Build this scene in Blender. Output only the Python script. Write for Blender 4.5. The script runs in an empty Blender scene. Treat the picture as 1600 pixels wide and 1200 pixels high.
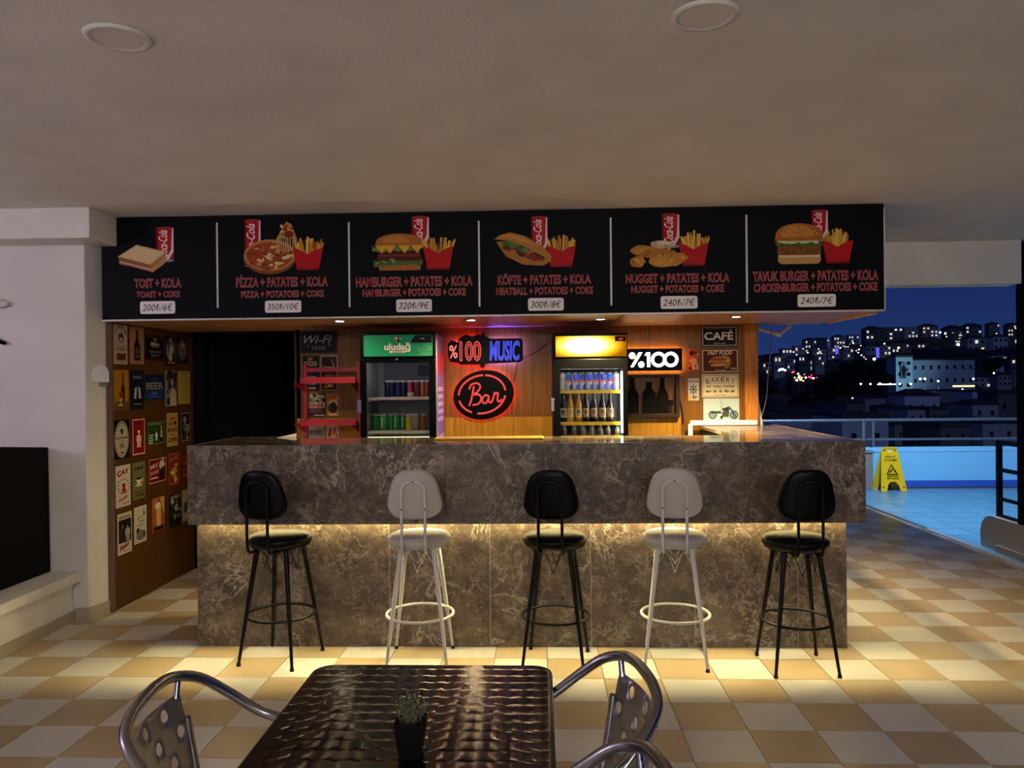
import bpy, math, random
from math import sin, cos, pi, radians, sqrt
from mathutils import Vector, Matrix
random.seed(7)
SC = bpy.context.scene
COL = SC.collection

# ------------------------------------------------------------------ camera, sky, lights, exposure
CAM_F, CAM_H, YAW, PITCH, ROLL = 1213.6, 1.5818, -0.03724, -0.00262, -0.0100
_fw = Vector((sin(YAW) * cos(PITCH), cos(YAW) * cos(PITCH), sin(PITCH)))
_rt = Vector((cos(YAW), -sin(YAW), 0)); _up = _rt.cross(_fw)
RT = cos(ROLL) * _rt + sin(ROLL) * _up
UP = -sin(ROLL) * _rt + cos(ROLL) * _up
EYE = Vector((0, 0, CAM_H))
cam_data = bpy.data.cameras.new('camera'); cam = bpy.data.objects.new('camera', cam_data); COL.objects.link(cam)
m = Matrix.Identity(4)
for i in range(3):
    m[i][0] = RT[i]; m[i][1] = UP[i]; m[i][2] = -_fw[i]; m[i][3] = EYE[i]
cam.matrix_world = m
cam_data.sensor_width = 36; cam_data.lens = 36 * CAM_F / 1600
cam_data.clip_start = 0.05; cam_data.clip_end = 3000
SC.camera = cam
SC.view_settings.view_transform = 'Standard'; SC.view_settings.look = 'None'
SC.view_settings.gamma = 1; SC.view_settings.use_curve_mapping = False
SC.view_settings.exposure = 0.0

def ray(px, py): return _fw + (px - 800) / CAM_F * RT - (py - 600) / CAM_F * UP
def on_z(px, py, z=0): d = ray(px, py); return EYE + d * ((z - CAM_H) / d.z)
def on_y(px, py, Y): d = ray(px, py); return EYE + d * (Y / d.y)
def on_x(px, py, X): d = ray(px, py); return EYE + d * (X / d.x)

world = bpy.data.worlds.new('dusk'); SC.world = world; world.use_nodes = True
nt = world.node_tree; bg = nt.nodes['Background']
tc = nt.nodes.new('ShaderNodeTexCoord'); sp = nt.nodes.new('ShaderNodeSeparateXYZ'); rp = nt.nodes.new('ShaderNodeValToRGB')
nt.links.new(tc.outputs['Generated'], sp.inputs[0]); nt.links.new(sp.outputs['Z'], rp.inputs[0]); nt.links.new(rp.outputs[0], bg.inputs[0])
e = rp.color_ramp.elements
e[0].position = 0.0; e[0].color = (.016, .036, .150, 1)
e[1].position = 0.6; e[1].color = (.0035, .009, .048, 1)
k = e.new(.05); k.color = (.0125, .030, .128, 1)
k = e.new(.14); k.color = (.0075, .019, .098, 1)
bg.inputs[1].default_value = 1.0

def lamp(kind, name, loc, energy, color, target=None, **kw):
    d = bpy.data.lights.new(name, kind); d.energy = energy; d.color = color
    for a, b in kw.items(): setattr(d, a, b)
    o = bpy.data.objects.new(name, d); COL.objects.link(o); o.location = loc
    if target is not None:
        o.rotation_euler = (Vector(target) - Vector(loc)).to_track_quat('-Z', 'Y').to_euler()
    return o
# unseen lamps: a lilac one at left, two neutral fills added behind the camera
lamp('POINT', 'unseen_lamp', (-4.9, 1.9, 1.9), 60, (.78, .62, 1.0), shadow_soft_size=.2)
lamp('POINT', 'unseen_lamp', (-1.0, -3.5, 2.6), 330, (1.0, .90, .80), shadow_soft_size=.3)
lamp('POINT', 'unseen_lamp', (2.2, -3.5, 2.6), 260, (1.0, .92, .80), shadow_soft_size=.3)
# pool-side floodlight, above the roof edge, washing the deck and the far parapet in blue
lamp('SPOT', 'pool_floodlight', (4.06, 8.3, 3.7), 1080, (.60, .74, 1.0), (5.7, 11.0, 0.2), spot_size=radians(140), spot_blend=.6, shadow_soft_size=.04)
# sun lamp added behind the camera to brighten the facades of the town
lamp('SUN', 'town_fill_sun', (0, -20, 30), .16, (.42, .52, 1.0), (6, 60, 0), angle=radians(20))
# small warm lamp under the back counter in the serving passage
lamp('POINT', 'passage_lamp', (-1.76, 5.68, .9), 9, (1.0, .78, .36), shadow_soft_size=.02)
# soffit downlights above the counter passage (their fittings are built below)
SPOTS = [(-1.413, 5.43, 6, 130), (-.492, 5.5, 50, 170), (.431, 5.56, 400, 90), (1.373, 5.5, 180, 50)]
for (x, y, en, em) in SPOTS:
    lamp('SPOT', 'soffit_lamp', (x, y, 2.0), en, (1.0, .74, .36), (x, y + .12, 0), spot_size=radians(160 if x < 0 else 122), spot_blend=.6, shadow_soft_size=.03)

# ------------------------------------------------------------------ materials
def lin(c):
    if isinstance(c, str):
        c = c.lstrip('#'); c = [int(c[i:i + 2], 16) / 255 for i in (0, 2, 4)]
        c = [x / 12.92 if x <= .04045 else ((x + .055) / 1.055) ** 2.4 for x in c]
    return tuple(c[:3]) + (1,)
MATS = {}
def mat(name, color='#808080', rough=.5, metal=0, emit=None, strength=0, **kw):
    if name in MATS: return MATS[name]
    M = bpy.data.materials.new(name); M.use_nodes = True
    b = M.node_tree.nodes['Principled BSDF']
    b.inputs['Base Color'].default_value = lin(color); b.inputs['Roughness'].default_value = rough; b.inputs['Metallic'].default_value = metal
    if emit: b.inputs['Emission Color'].default_value = lin(emit); b.inputs['Emission Strength'].default_value = strength
    for a, v in kw.items(): b.inputs[a].default_value = v
    MATS[name] = M
    return M
class N:
    """small node-tree helper"""
    def __init__(s, M): s.t = M.node_tree; s.b = s.t.nodes['Principled BSDF']
    def n(s, kind, **kw):
        x = s.t.nodes.new('ShaderNode' + kind)
        for a, v in kw.items():
            if hasattr(x, a): setattr(x, a, v)
            else: x.inputs[a].default_value = v
        return x
    def l(s, a, b): s.t.links.new(a, b)
    def ramp(s, fac, stops):
        r = s.n('ValToRGB'); el = r.color_ramp.elements
        el[0].position, el[0].color = stops[0][0], lin(stops[0][1])
        el[1].position, el[1].color = stops[-1][0], lin(stops[-1][1])
        for p, c in stops[1:-1]: k = el.new(p); k.color = lin(c)
        s.l(fac, r.inputs[0]); return r.outputs[0]
    def bump(s, h, strength, dist=.01):
        b = s.n('Bump', Strength=strength, Distance=dist); s.l(h, b.inputs['Height']); s.l(b.outputs[0], s.b.inputs['Normal'])
    def pos(s, scale=(1, 1, 1), perobj=0):
        g = s.n('NewGeometry'); mp = s.n('Mapping'); s.l(g.outputs['Position'], mp.inputs['Vector']); mp.inputs['Scale'].default_value = scale
        if perobj:
            oi = s.n('ObjectInfo'); ml = s.n('Math', operation='MULTIPLY'); ml.inputs[1].default_value = perobj
            s.l(oi.outputs['Random'], ml.inputs[0]); s.l(ml.outputs[0], mp.inputs['Location'])
        return mp.outputs[0]
    def mix(s, fac, a, b):
        x = s.n('Mix', data_type='RGBA')
        if hasattr(fac, 'node'): s.l(fac, x.inputs[0])
        else: x.inputs[0].default_value = fac
        for v, i in ((a, 6), (b, 7)):
            if hasattr(v, 'node'): s.l(v, x.inputs[i])
            else: x.inputs[i].default_value = lin(v)
        return x.outputs[2]

# print: colours of flat printed / painted matter come from the mesh's colour attribute
PRINT = mat('print', rough=.5, **{'Specular IOR Level': .15}); h = N(PRINT); a = h.n('Attribute', attribute_name='Col'); h.l(a.outputs['Color'], h.b.inputs['Base Color'])
BOTTLE = mat('coloured_glassware', rough=.12); h = N(BOTTLE); a = h.n('Attribute', attribute_name='Col'); h.l(a.outputs['Color'], h.b.inputs['Base Color'])

PLASTER = mat('plaster', '#d9d6d0', .85); h = N(PLASTER)
n1 = h.n('TexNoise', Scale=38, Detail=6, Roughness=.6); h.l(h.pos(), n1.inputs[0])
n2 = h.n('TexNoise', Scale=3, Detail=3); h.l(h.pos(), n2.inputs[0])
h.l(h.ramp(n2.outputs[0], [(.3, '#dad6cd'), (.7, '#e6e2da')]), h.b.inputs['Base Color']); h.bump(n1.outputs[0], .35, .006)

def wood(name, c0, c1, c2, rough=.35, axis='z', spec=.25):
    M = mat(name, rough=rough); h = N(M)
    sc = {'z': (9, 9, .5), 'x': (.5, 9, 9), 'y': (9, .5, 9)}[axis]
    v = h.pos(sc); n1 = h.n('TexNoise', Scale=5, Detail=8, Roughness=.62, Distortion=1.0); h.l(v, n1.inputs[0])
    h.l(h.ramp(n1.outputs[0], [(.3, c0), (.5, c1), (.72, c2)]), h.b.inputs['Base Color'])
    h.bump(n1.outputs[0], .08, .003); h.b.inputs['Specular IOR Level'].default_value = spec
    return M
WOOD = wood('veneer_wood', '#4f2f06', '#6c460b', '#7c530f', .36)
WOOD_L = wood('partition_wood', '#3c2408', '#51310d', '#5f3c12', .5)
SOFFIT = wood('soffit_laminate', '#7a4f35', '#9a6a4a', '#b58661', .35, 'y')
DARKWOOD = wood('dark_wood', '#1d130b', '#2b1c0f', '#3a2715', .5)

def marble(name, rough):
    M = mat(name, rough=rough); h = N(M)
    v = h.pos((1, 1, 1), 40)
    w = h.n('TexNoise', Scale=6.5, Detail=9, Roughness=.68, Distortion=.4); h.l(v, w.inputs[0])
    base = h.ramp(w.outputs[0], [(.34, '#342b22'), (.5, '#4d4236'), (.66, '#6a5d4b')])
    f = h.n('TexNoise', Scale=60, Detail=8, Roughness=.72, Distortion=1.2); h.l(v, f.inputs[0])
    base = h.mix(h.ramp(f.outputs[0], [(.50, '#000000'), (.70, '#999999')]), base, '#a39481')
    base = h.mix(h.ramp(f.outputs[0], [(.30, '#aaaaaa'), (.46, '#000000')]), base, '#2c2520')
    out = base
    for scale, width, col, amt, lo, hi in ((1.5, .008, '#d6cab6', .9, .47, .60), (4.5, .009, '#bdae98', .8, .47, .62), (12.0, .018, '#a89a84', .75, .44, .60)):
        d = h.n('TexNoise', Scale=scale * 1.6, Detail=8, Roughness=.68, Distortion=.8); h.l(v, d.inputs[0])
        sb = h.n('Math', operation='SUBTRACT'); h.l(d.outputs[0], sb.inputs[0]); sb.inputs[1].default_value = .5
        ab = h.n('Math', operation='ABSOLUTE'); h.l(sb.outputs[0], ab.inputs[0])
        k = h.ramp(ab.outputs[0], [(0, (amt, amt, amt)), (width * .5, (amt * .5,) * 3), (width * 2, (0, 0, 0))])
        msk = h.n('TexNoise', Scale=scale * 1.1, Detail=3); h.l(v, msk.inputs[0])
        mk = h.ramp(msk.outputs[0], [(lo, '#000000'), (hi, '#ffffff')])
        mu = h.n('MixRGB', blend_type='MULTIPLY'); mu.inputs[0].default_value = 1; h.l(k, mu.inputs[1]); h.l(mk, mu.inputs[2])
        out = h.mix(mu.outputs[0], out, col)
    h.l(out, h.b.inputs['Base Color'])
    return M
MARBLE = marble('brown_marble', .32)
MARBLE_TOP = marble('polished_marble', .07)

def tile_mat(name, c0, c1):
    M = mat(name, rough=.3, **{'Specular IOR Level': .5}); h = N(M)
    n1 = h.n('TexNoise', Scale=3.2, Detail=5, Roughness=.6); h.l(h.pos((1, 1, 1), 20), n1.inputs[0])
    oi = h.n('ObjectInfo'); base = h.ramp(n1.outputs[0], [(.3, c0), (.7, c1)])
    hv = h.n('HueSaturation'); mp = h.n('MapRange'); h.l(oi.outputs['Random'], mp.inputs[0]); mp.inputs[3].default_value = .92; mp.inputs[4].default_value = 1.06
    h.l(mp.outputs[0], hv.inputs['Value']); h.l(base, hv.inputs['Color']); h.l(hv.outputs[0], h.b.inputs['Base Color'])
    sp_ = h.n('TexNoise', Scale=60, Detail=2); h.l(h.pos(), sp_.inputs[0]); h.bump(sp_.outputs[0], .05, .002)
    return M
TILE_A = tile_mat('tile_sand', '#b59f78', '#c4af88')
TILE_B = tile_mat('tile_cream', '#cfcabc', '#dcd8cc')
TILE_D = tile_mat('deck_tile', '#4f86a2', '#5d96b2')
GROUT = mat('grout', '#5b5044', .9)

BLACK = mat('black_satin', '#030303', .35, **{'Specular IOR Level': .05})
BLACKMET = mat('black_metal', '#020202', .4, **{'Specular IOR Level': .2})
MATTE = mat('matte_black', '#060507', .8, **{'Specular IOR Level': .15})
BOARD = mat('sign_black', '#05070a', .6, **{'Specular IOR Level': .12})
WHITEP = mat('white_plastic', '#d8d6d0', .4)
WHITEMET = mat('white_metal', '#d0cdc6', .3)
BLEATHER = mat('black_leather', '#030202', .36, **{'Specular IOR Level': .16})
WLEATHER = mat('white_leather', '#b9b4ad', .42)
RUBBER = mat('rubber', '#060606', .7)
ALU = mat('aluminium', '#9a9a9c', .22, 1.0)
STEEL = mat('brushed_steel', '#8d8d90', .3, 1.0)
REDMET = mat('red_metal', '#8f0e16', .4)
GALV = mat('galvanised_steel', '#7c848c', .35, .7)
GLASS = mat('clear_glass', '#ffffff', .02); GLASS.node_tree.nodes['Principled BSDF'].inputs['Transmission Weight'].default_value = 1.0
GLASS.node_tree.nodes['Principled BSDF'].inputs['IOR'].default_value = 1.03
def emis(name, col, s, base='#000000'): return mat(name, base, .5, 0, col, s)
LED = emis('led_warm', (1.0, .84, .42), 250)
LEDS = emis('led_warm_side', (1.0, .82, .40), 95)
NEON_R = emis('neon_red', (1.0, .06, .06), .95)
NEON_RB = emis('neon_red_back', (1.0, .01, .012), 40.0)
NEON_BB = emis('neon_blue_back', (.08, .05, 1.0), 420.0)
NEON_B = emis('neon_blue', (.05, .08, 1.0), 1.3)
NEON_RD = emis('neon_red_dim', (1.0, .10, .07), .55)
NEON_W = emis('sign_white', (1.0, .97, .93), 2.6)
GREYWALL = mat('store_wall', '#7b7164', .9)
PARAPET = mat('parapet_paint', '#70bce2', .7)
BLUEBASE = mat('blue_skirting', '#2c55b4', .5)
YELLOW = mat('yellow_plastic', '#d9b400', .45)
GREYPAINT = mat('grey_paint', '#77746f', .6)
DUMMY = 0

# ------------------------------------------------------------------ mesh helpers
class MB:
    def __init__(s): s.v = []; s.f = []; s.mi = []; s.c = []; s.sm = []; s.usecol = False
    def add(s, vs, fs, mi=0, col=None, smooth=False):
        o = len(s.v); s.v += [tuple(p) for p in vs]
        for f in fs:
            s.f.append(tuple(i + o for i in f)); s.mi.append(mi); s.c.append(col or (.8, .8, .8, 1)); s.sm.append(smooth)
        if col: s.usecol = True
        return s
    def box(s, x0, x1, y0, y1, z0, z1, mi=0, col=None):
        v = [(x, y, z) for z in (z0, z1) for y in (y0, y1) for x in (x0, x1)]
        return s.add(v, [(0, 2, 3, 1), (4, 5, 7, 6), (0, 1, 5, 4), (2, 6, 7, 3), (0, 4, 6, 2), (1, 3, 7, 5)], mi, col)
    def prism(s, poly, z0, z1, mi=0, col=None, smooth=False):
        """poly: ccw list of (x, y)"""
        n = len(poly); v = [(x, y, z0) for x, y in poly] + [(x, y, z1) for x, y in poly]
        s.add(v, [tuple(range(n - 1, -1, -1)), tuple(range(n, 2 * n))], mi, col)
        o = len(s.v); s.add(v, [(i, (i + 1) % n, n + (i + 1) % n, n + i) for i in range(n)], mi, col, smooth); return s
    def lathe(s, prof, seg=16, c=(0, 0, 0), mi=0, col=None, cap=True, smooth=True):
        """prof: (r, z) bottom to top; col may be a list per band"""
        v = []
        for r, z in prof:
            v += [(c[0] + r * cos(2 * pi * i / seg), c[1] + r * sin(2 * pi * i / seg), c[2] + z) for i in range(seg)]
        o = len(s.v); s.v += v
        for j in range(len(prof) - 1):
            for i in range(seg):
                s.f.append((o + j * seg + i, o + j * seg + (i + 1) % seg, o + (j + 1) * seg + (i + 1) % seg, o + (j + 1) * seg + i))
                cc = col[j] if isinstance(col, list) else col
                s.mi.append(mi[j] if isinstance(mi, list) else mi); s.c.append(cc or (.8, .8, .8, 1)); s.sm.append(smooth)
        if col: s.usecol = True
        if cap:
            c0 = col[0] if isinstance(col, list) else col; c1 = col[-1] if isinstance(col, list) else col
            m0 = mi[0] if isinstance(mi, list) else mi; m1 = mi[-1] if isinstance(mi, list) else mi
            for idx, cc, mm in ((tuple(o + i for i in range(seg - 1, -1, -1)), c0, m0), (tuple(o + (len(prof) - 1) * seg + i for i in range(seg)), c1, m1)):
                s.f.append(idx); s.mi.append(mm); s.c.append(cc or (.8, .8, .8, 1)); s.sm.append(False)
        return s
    def tube(s, pts, r, seg=10, closed=False, mi=0, col=None):
        P = [Vector(p) for p in pts]; n = len(P); R = r if isinstance(r, (list, tuple)) else [r] * n
        T = []
        for i in range(n):
            a = P[(i - 1) % n] if (closed or i > 0) else P[i]; b = P[(i + 1) % n] if (closed or i < n - 1) else P[i]
            T.append((b - a).normalized())
        up = Vector((0, 0, 1)) if abs(T[0].z) < .9 else Vector((1, 0, 0))
        nn = (up - T[0] * up.dot(T[0])).normalized(); v = []
        for i in range(n):
            nn = (nn - T[i] * nn.dot(T[i])).normalized(); bb = T[i].cross(nn)
            v += [P[i] + R[i] * (cos(2 * pi * k / seg) * nn + sin(2 * pi * k / seg) * bb) for k in range(seg)]
        fs = [(i * seg + k, i * seg + (k + 1) % seg, ((i + 1) % n) * seg + (k + 1) % seg, ((i + 1) % n) * seg + k) for i in range(n if closed else n - 1) for k in range(seg)]
        s.add(v, fs, mi, col, True)
        if not closed:
            s.add(v[:seg], [tuple(range(seg - 1, -1, -1))], mi, col); s.add(v[-seg:], [tuple(range(seg))], mi, col)
        return s
def smooth_path(pts, n=6, closed=False):
    P = [Vector(p) for p in pts]; out = []; m = len(P)
    for i in range(m if closed else m - 1):
        p0 = P[(i - 1) % m] if (closed or i > 0) else P[0]; p1 = P[i]; p2 = P[(i + 1) % m]; p3 = P[(i + 2) % m] if (closed or i < m - 2) else P[-1]
        for k in range(n):
            t = k / n
            out.append(.5 * ((2 * p1) + (-p0 + p2) * t + (2 * p0 - 5 * p1 + 4 * p2 - p3) * t * t + (-p0 + 3 * p1 - 3 * p2 + p3) * t ** 3))
    if not closed: out.append(P[-1])
    return out

def obj(name, mb, mats, parent=None, loc=None, matrix=None, bevel=0, seg=2):
    me = bpy.data.meshes.new(name); me.from_pydata(mb.v, [], mb.f)
    for M in (mats if isinstance(mats, (list, tuple)) else [mats]): me.materials.append(M)
    me.polygons.foreach_set('material_index', mb.mi); me.polygons.foreach_set('use_smooth', mb.sm)
    if mb.usecol:
        ca = me.color_attributes.new('Col', 'FLOAT_COLOR', 'CORNER'); buf = []
        for f, c in zip(mb.f, mb.c): buf += list(c) * len(f)
        ca.data.foreach_set('color', buf)
    me.update()
    o = bpy.data.objects.new(name, me); COL.objects.link(o)
    if loc is not None: o.location = loc
    if matrix is not None: o.matrix_world = matrix
    if parent is not None: o.parent = parent
    if bevel:
        b = o.modifiers.new('bevel', 'BEVEL'); b.width = bevel; b.segments = seg; b.limit_method = 'ANGLE'; b.angle_limit = radians(50)
    return o
def tag(o, label=None, cat=None, group=None, kind=None):
    if label: o['label'] = label
    if cat: o['category'] = cat
    if group: o['group'] = group
    if kind: o['kind'] = kind
    return o
def thing(name, label, cat, loc=(0, 0, 0), rotz=0, group=None):
    o = bpy.data.objects.new(name, None); COL.objects.link(o); o.empty_display_size = .05
    o.location = loc; o.rotation_euler = (0, 0, rotz)
    return tag(o, label, cat, group)
def dup(root, loc=None, rotz=None, label=None, group=None):
    r = root.copy(); COL.objects.link(r)
    if loc is not None: r.location = loc
    if rotz is not None: r.rotation_euler = (0, 0, rotz)
    if label: r['label'] = label
    if group: r['group'] = group
    for ch in list(root.children):
        c = ch.copy(); COL.objects.link(c); c.parent = r
        for g in list(ch.children):
            d = g.copy(); COL.objects.link(d); d.parent = c
    return r
def struct(name, mb, mats, parent=None, **kw):
    o = obj(name, mb, mats, parent, **kw)
    if parent is None: o['kind'] = 'structure'
    return o

# ------------------------------------------------------------------ flat prints (vector artwork with its own colours)
_TXT = {}
def text_geo(s, bold=0.0, shear=0.0, spacing=1.0):
    key = (s, bold, shear, spacing)
    if key in _TXT: return _TXT[key]
    cu = bpy.data.curves.new('t', 'FONT'); cu.body = s; cu.offset = bold; cu.shear = shear; cu.resolution_u = 3; cu.fill_mode = 'FRONT'; cu.space_character = spacing
    o = bpy.data.objects.new('t', cu); COL.objects.link(o)
    dg = bpy.context.evaluated_depsgraph_get(); ev = o.evaluated_get(dg); me = ev.to_mesh()
    v = [(p.co.x, p.co.y) for p in me.vertices]; f = [tuple(q.vertices) for q in me.polygons]
    ev.to_mesh_clear(); bpy.data.objects.remove(o); bpy.data.curves.remove(cu)
    if not v: v = [(0, 0)]
    _TXT[key] = (v, f); return _TXT[key]
CAPH = 0.7
class Pr(MB):
    """canvas: u right, v up; every new shape lies a hair above the last"""
    def __init__(s, dz=.00022, z0=.0004, col=None): super().__init__(); s.z = z0; s.dz = dz
    def up(s): s.z += s.dz; return s.z
    def poly(s, pts, col):
        z = s.up(); a = sum(pts[i][0] * pts[(i + 1) % len(pts)][1] - pts[(i + 1) % len(pts)][0] * pts[i][1] for i in range(len(pts)))
        if a < 0: pts = pts[::-1]
        s.add([(p[0], p[1], z) for p in pts], [tuple(range(len(pts)))], 0, lin(col)); return s
    def rect(s, x0, y0, x1, y1, col): return s.poly([(x0, y0), (x1, y0), (x1, y1), (x0, y1)], col)
    def rrect(s, x0, y0, x1, y1, r, col):
        pts = []
        for cx, cy, a in ((x1 - r, y0 + r, -90), (x1 - r, y1 - r, 0), (x0 + r, y1 - r, 90), (x0 + r, y0 + r, 180)):
            pts += [(cx + r * cos(radians(a + t)), cy + r * sin(radians(a + t))) for t in (0, 30, 60, 90)]
        return s.poly(pts, col)
    def ell(s, cx, cy, rx, ry, col, n=18, rot=0):
        c, q = cos(rot), sin(rot)
        return s.poly([(cx + rx * cos(2 * pi * i / n) * c - ry * sin(2 * pi * i / n) * q, cy + rx * cos(2 * pi * i / n) * q + ry * sin(2 * pi * i / n) * c) for i in range(n)], col)
    def ring(s, cx, cy, rx, ry, w, col, n=24):
        z = s.up(); v = []
        for i in range(n):
            a = 2 * pi * i / n; v += [(cx + rx * cos(a), cy + ry * sin(a), z), (cx + (rx - w) * cos(a), cy + (ry - w) * sin(a), z)]
        s.add(v, [(2 * i, 2 * ((i + 1) % n), 2 * ((i + 1) % n) + 1, 2 * i + 1) for i in range(n)], 0, lin(col)); return s
    def frame(s, x0, y0, x1, y1, w, col):
        s.rect(x0, y0, x1, y0 + w, col); s.rect(x0, y1 - w, x1, y1, col); s.rect(x0, y0, x0 + w, y1, col); s.rect(x1 - w, y0, x1, y1, col); return s
    def line(s, pts, w, col):
        z = s.up(); n = len(pts)
        for i in range(n - 1):
            a, b = Vector(pts[i][:2]), Vector(pts[i + 1][:2]); d = b - a
            if d.length < 1e-7: continue
            d.normalize(); nn = Vector((-d.y, d.x)) * w / 2; e_ = d * w * .25
            q = [a - nn - e_, b - nn + e_, b + nn + e_, a + nn - e_]
            s.add([(p.x, p.y, z) for p in q], [(0, 1, 2, 3)], 0, lin(col))
        return s
    def text(s, t, x, y, h, col, w=None, bold=.0, shear=0, align='C', rot=0, spacing=1.0, outline=None, kx=None):
        v, f = text_geo(t, bold, shear, spacing); k = h / CAPH
        xs = [p[0] for p in v]; x0, x1 = min(xs), max(xs)
        if kx is None: kx = w / max(1e-6, (x1 - x0)) if w else k
        if outline: s.text(t, x, y, h, outline[0], bold=bold + outline[1], shear=shear, align=align, rot=rot, spacing=spacing, kx=kx)
        ox = {'C': -(x0 + x1) / 2, 'L': -x0, 'R': -x1}[align]; z = s.up(); c, q = cos(rot), sin(rot); out = []
        for p in v:
            a, b = (p[0] + ox) * kx, p[1] * k
            out.append((x + a * c - b * q, y + a * q + b * c, z))
        s.add(out, f, 0, lin(col)); return s
    def blob(s, cx, cy, rx, ry, col, n=14, jit=.18, rng=random):
        return s.poly([(cx + rx * (1 + rng.uniform(-jit, jit)) * cos(2 * pi * i / n), cy + ry * (1 + rng.uniform(-jit, jit)) * sin(2 * pi * i / n)) for i in range(n)], col)
M_BACK = Matrix(((1, 0, 0, 0), (0, 0, -1, 0), (0, 1, 0, 0), (0, 0, 0, 1)))     # u -> +x, v -> +z, normal -> -y
M_LEFT = Matrix(((0, 0, 1, 0), (1, 0, 0, 0), (0, 1, 0, 0), (0, 0, 0, 1)))      # u -> +y, v -> +z, normal -> +x
def at(M, p): return Matrix.Translation(Vector(p)) @ M

# ------------------------------------------------------------------ the setting
T, OX, OY, GAP = .30, -2.68, 4.4375, .004
YB = 6.30                 # back wall of the bar
CEIL = 2.733
floor = struct('floor', MB().box(-6, 4.0, -2.5, 11.43, -.16, -.0035), GROUT)
def in_view(p, pad=25):
    d = Vector(p) - EYE; z = d.dot(_fw)
    if z < .3: return None
    x = 800 + CAM_F * d.dot(RT) / z; y = 600 - CAM_F * d.dot(UP) / z
    return z if -pad < x < 1600 + pad and -pad < y < 1200 + pad else None
vis, rest = [], []
for c in range(-11, 23):
    for r in range(-23, 23):
        x, y = OX + (c + .5) * T, OY + (r + .5) * T
        if x > 4.0 + T / 2: continue
        odd = (c + r) % 2
        d = in_view((x, y, 0))
        hid = (-2.05 < x < 1.75 and y > 4.8) or (-2.95 > x and y > 5.2) or x < -3.2 or (x < 2.2 and y > 6.6) or (-.6 < x < -.05 and y < 2.3)
        (vis if d and not hid else rest).append((d or 99, x, y, odd))
vis.sort()
rest += vis[300:]; vis = vis[:300]
def tile_mb(x1): return MB().box(-T / 2 + GAP / 2, x1, -T / 2 + GAP / 2, T / 2 - GAP / 2, -.012, 0)
tm = []
for M in (TILE_A, TILE_B):
    o = obj('tile', tile_mb(T / 2 - GAP / 2), M); tm.append(o.data); bpy.data.objects.remove(o)
for d, x, y, odd in vis:
    if x + T / 2 > 4.0:
        o = obj('tile', tile_mb(max(-T / 2 + .02, 4.0 - x)), TILE_B if odd else TILE_A)
    else:
        o = bpy.data.objects.new('tile', tm[1 if odd else 0]); COL.objects.link(o)
    o.location = (x, y, 0); o.parent = floor
f = MB()
for d, x, y, odd in rest:
    f.box(x - T / 2 + GAP / 2, min(4.0, x + T / 2 - GAP / 2), y - T / 2 + GAP / 2, min(11.42, y + T / 2 - GAP / 2), -.012, 0, 1 if odd else 0)
tag(obj('tile_field', f, [TILE_A, TILE_B], floor), kind='stuff')

struct('ceiling', MB().box(-6, 4.05, -4, 8.9, CEIL, CEIL + .2), PLASTER)
struct('trim_1', MB().box(-6, -2.885, 4.88, 5.29, 2.535, CEIL), PLASTER, bevel=.006)                # beam over the left wall
struct('trim_2', MB().box(2.0, 4.05, 6.69, 6.92, 2.368, CEIL), PLASTER, bevel=.006)                # beam at the terrace side
struct('wall_left', MB().prism([(-6, 5.13), (-3.07, 5.13), (-3.03, 5.31), (-3.03, 6.9), (-6, 6.9)], 0, CEIL), PLASTER, bevel=.008)
struct('wall_far_left', MB().box(-6.1, -5.9, -4, 5.13, 0, CEIL), PLASTER)
bb = MB().prism([(-3.15, 5.117), (-3.062, 5.117), (-3.018, 5.31), (-3.05, 5.33), (-3.15, 5.2)], 0, .085)
struct('baseboard_left', bb, mat('baseboard', '#a59a88', .6), bevel=.003)
# partition panelled in wood, its raw front edge a strip of chipboard
part = struct('wall_partition', MB().box(-3.04, -3.0, 5.325, 6.62, .0, 2.03), WOOD_L)
obj('edge_strip', MB().box(-3.043, -2.99, 5.308, 5.326, 0.01, 2.03), mat('chipboard', '#6b5344', .8), part)
q = MB(); rr = random.Random(3); z = .02
while z < 2.0:
    hgt = rr.uniform(.03, .09); q.box(-3.055, -3.04 + rr.uniform(-.004, .006), 5.300, 5.309, z, z + hgt); z += hgt + rr.uniform(0, .03)
obj('plaster_crumbs', q, PLASTER, part)['kind'] = 'stuff'
# back wall with the store-room doorway at its left
struct('wall_back', MB().box(-2.0, 1.70, YB, YB + .09, 0, 2.06), WOOD)
struct('wall_return', MB().box(-2.02, -1.97, YB - .0, 6.66, 0, 2.06), DARKWOOD)
struct('trim_3', MB().box(1.62, 1.722, 6.225, 6.30, 1.222, 2.06), wood('post_wood', '#7d4a1b', '#9a6126', '#b07632', .4), bevel=.003)
lw = MB().box(-2.0, 1.12, YB - .012, YB - .001, .0, 1.30)
struct('trim_4', lw, wood('glossy_panel', '#8a6020', '#a97a2c', '#b98a39', .12))
struct('wall_store', MB().box(-3.2, -1.2, 8.2, 8.3, 0, 2.3).box(-3.25, -3.2, 6.66, 8.3, 0, 2.3).box(-1.2, -1.15, 6.66, 8.3, 0, 2.3).box(-3.3, -1.1, 6.62, 8.3, 2.06, 2.12), GREYWALL)
dr = thing('door_1', None, None, (-2.90, 6.62, 0)); dr['kind'] = 'structure'
obj('door_frame', MB().box(-.1, 0, -.03, .1, 0, 2.05).box(.86, .93, -.03, .1, 0, 2.05).box(-.1, .93, -.03, .1, 1.985, 2.06), MATTE, dr)
leaf = obj('door_leaf', MB().box(0, .80, .0, .04, .01, 1.98), MATTE, dr, bevel=.003); leaf.location = (0.02, .05, 0); leaf.rotation_euler = (0, 0, radians(52))
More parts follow.
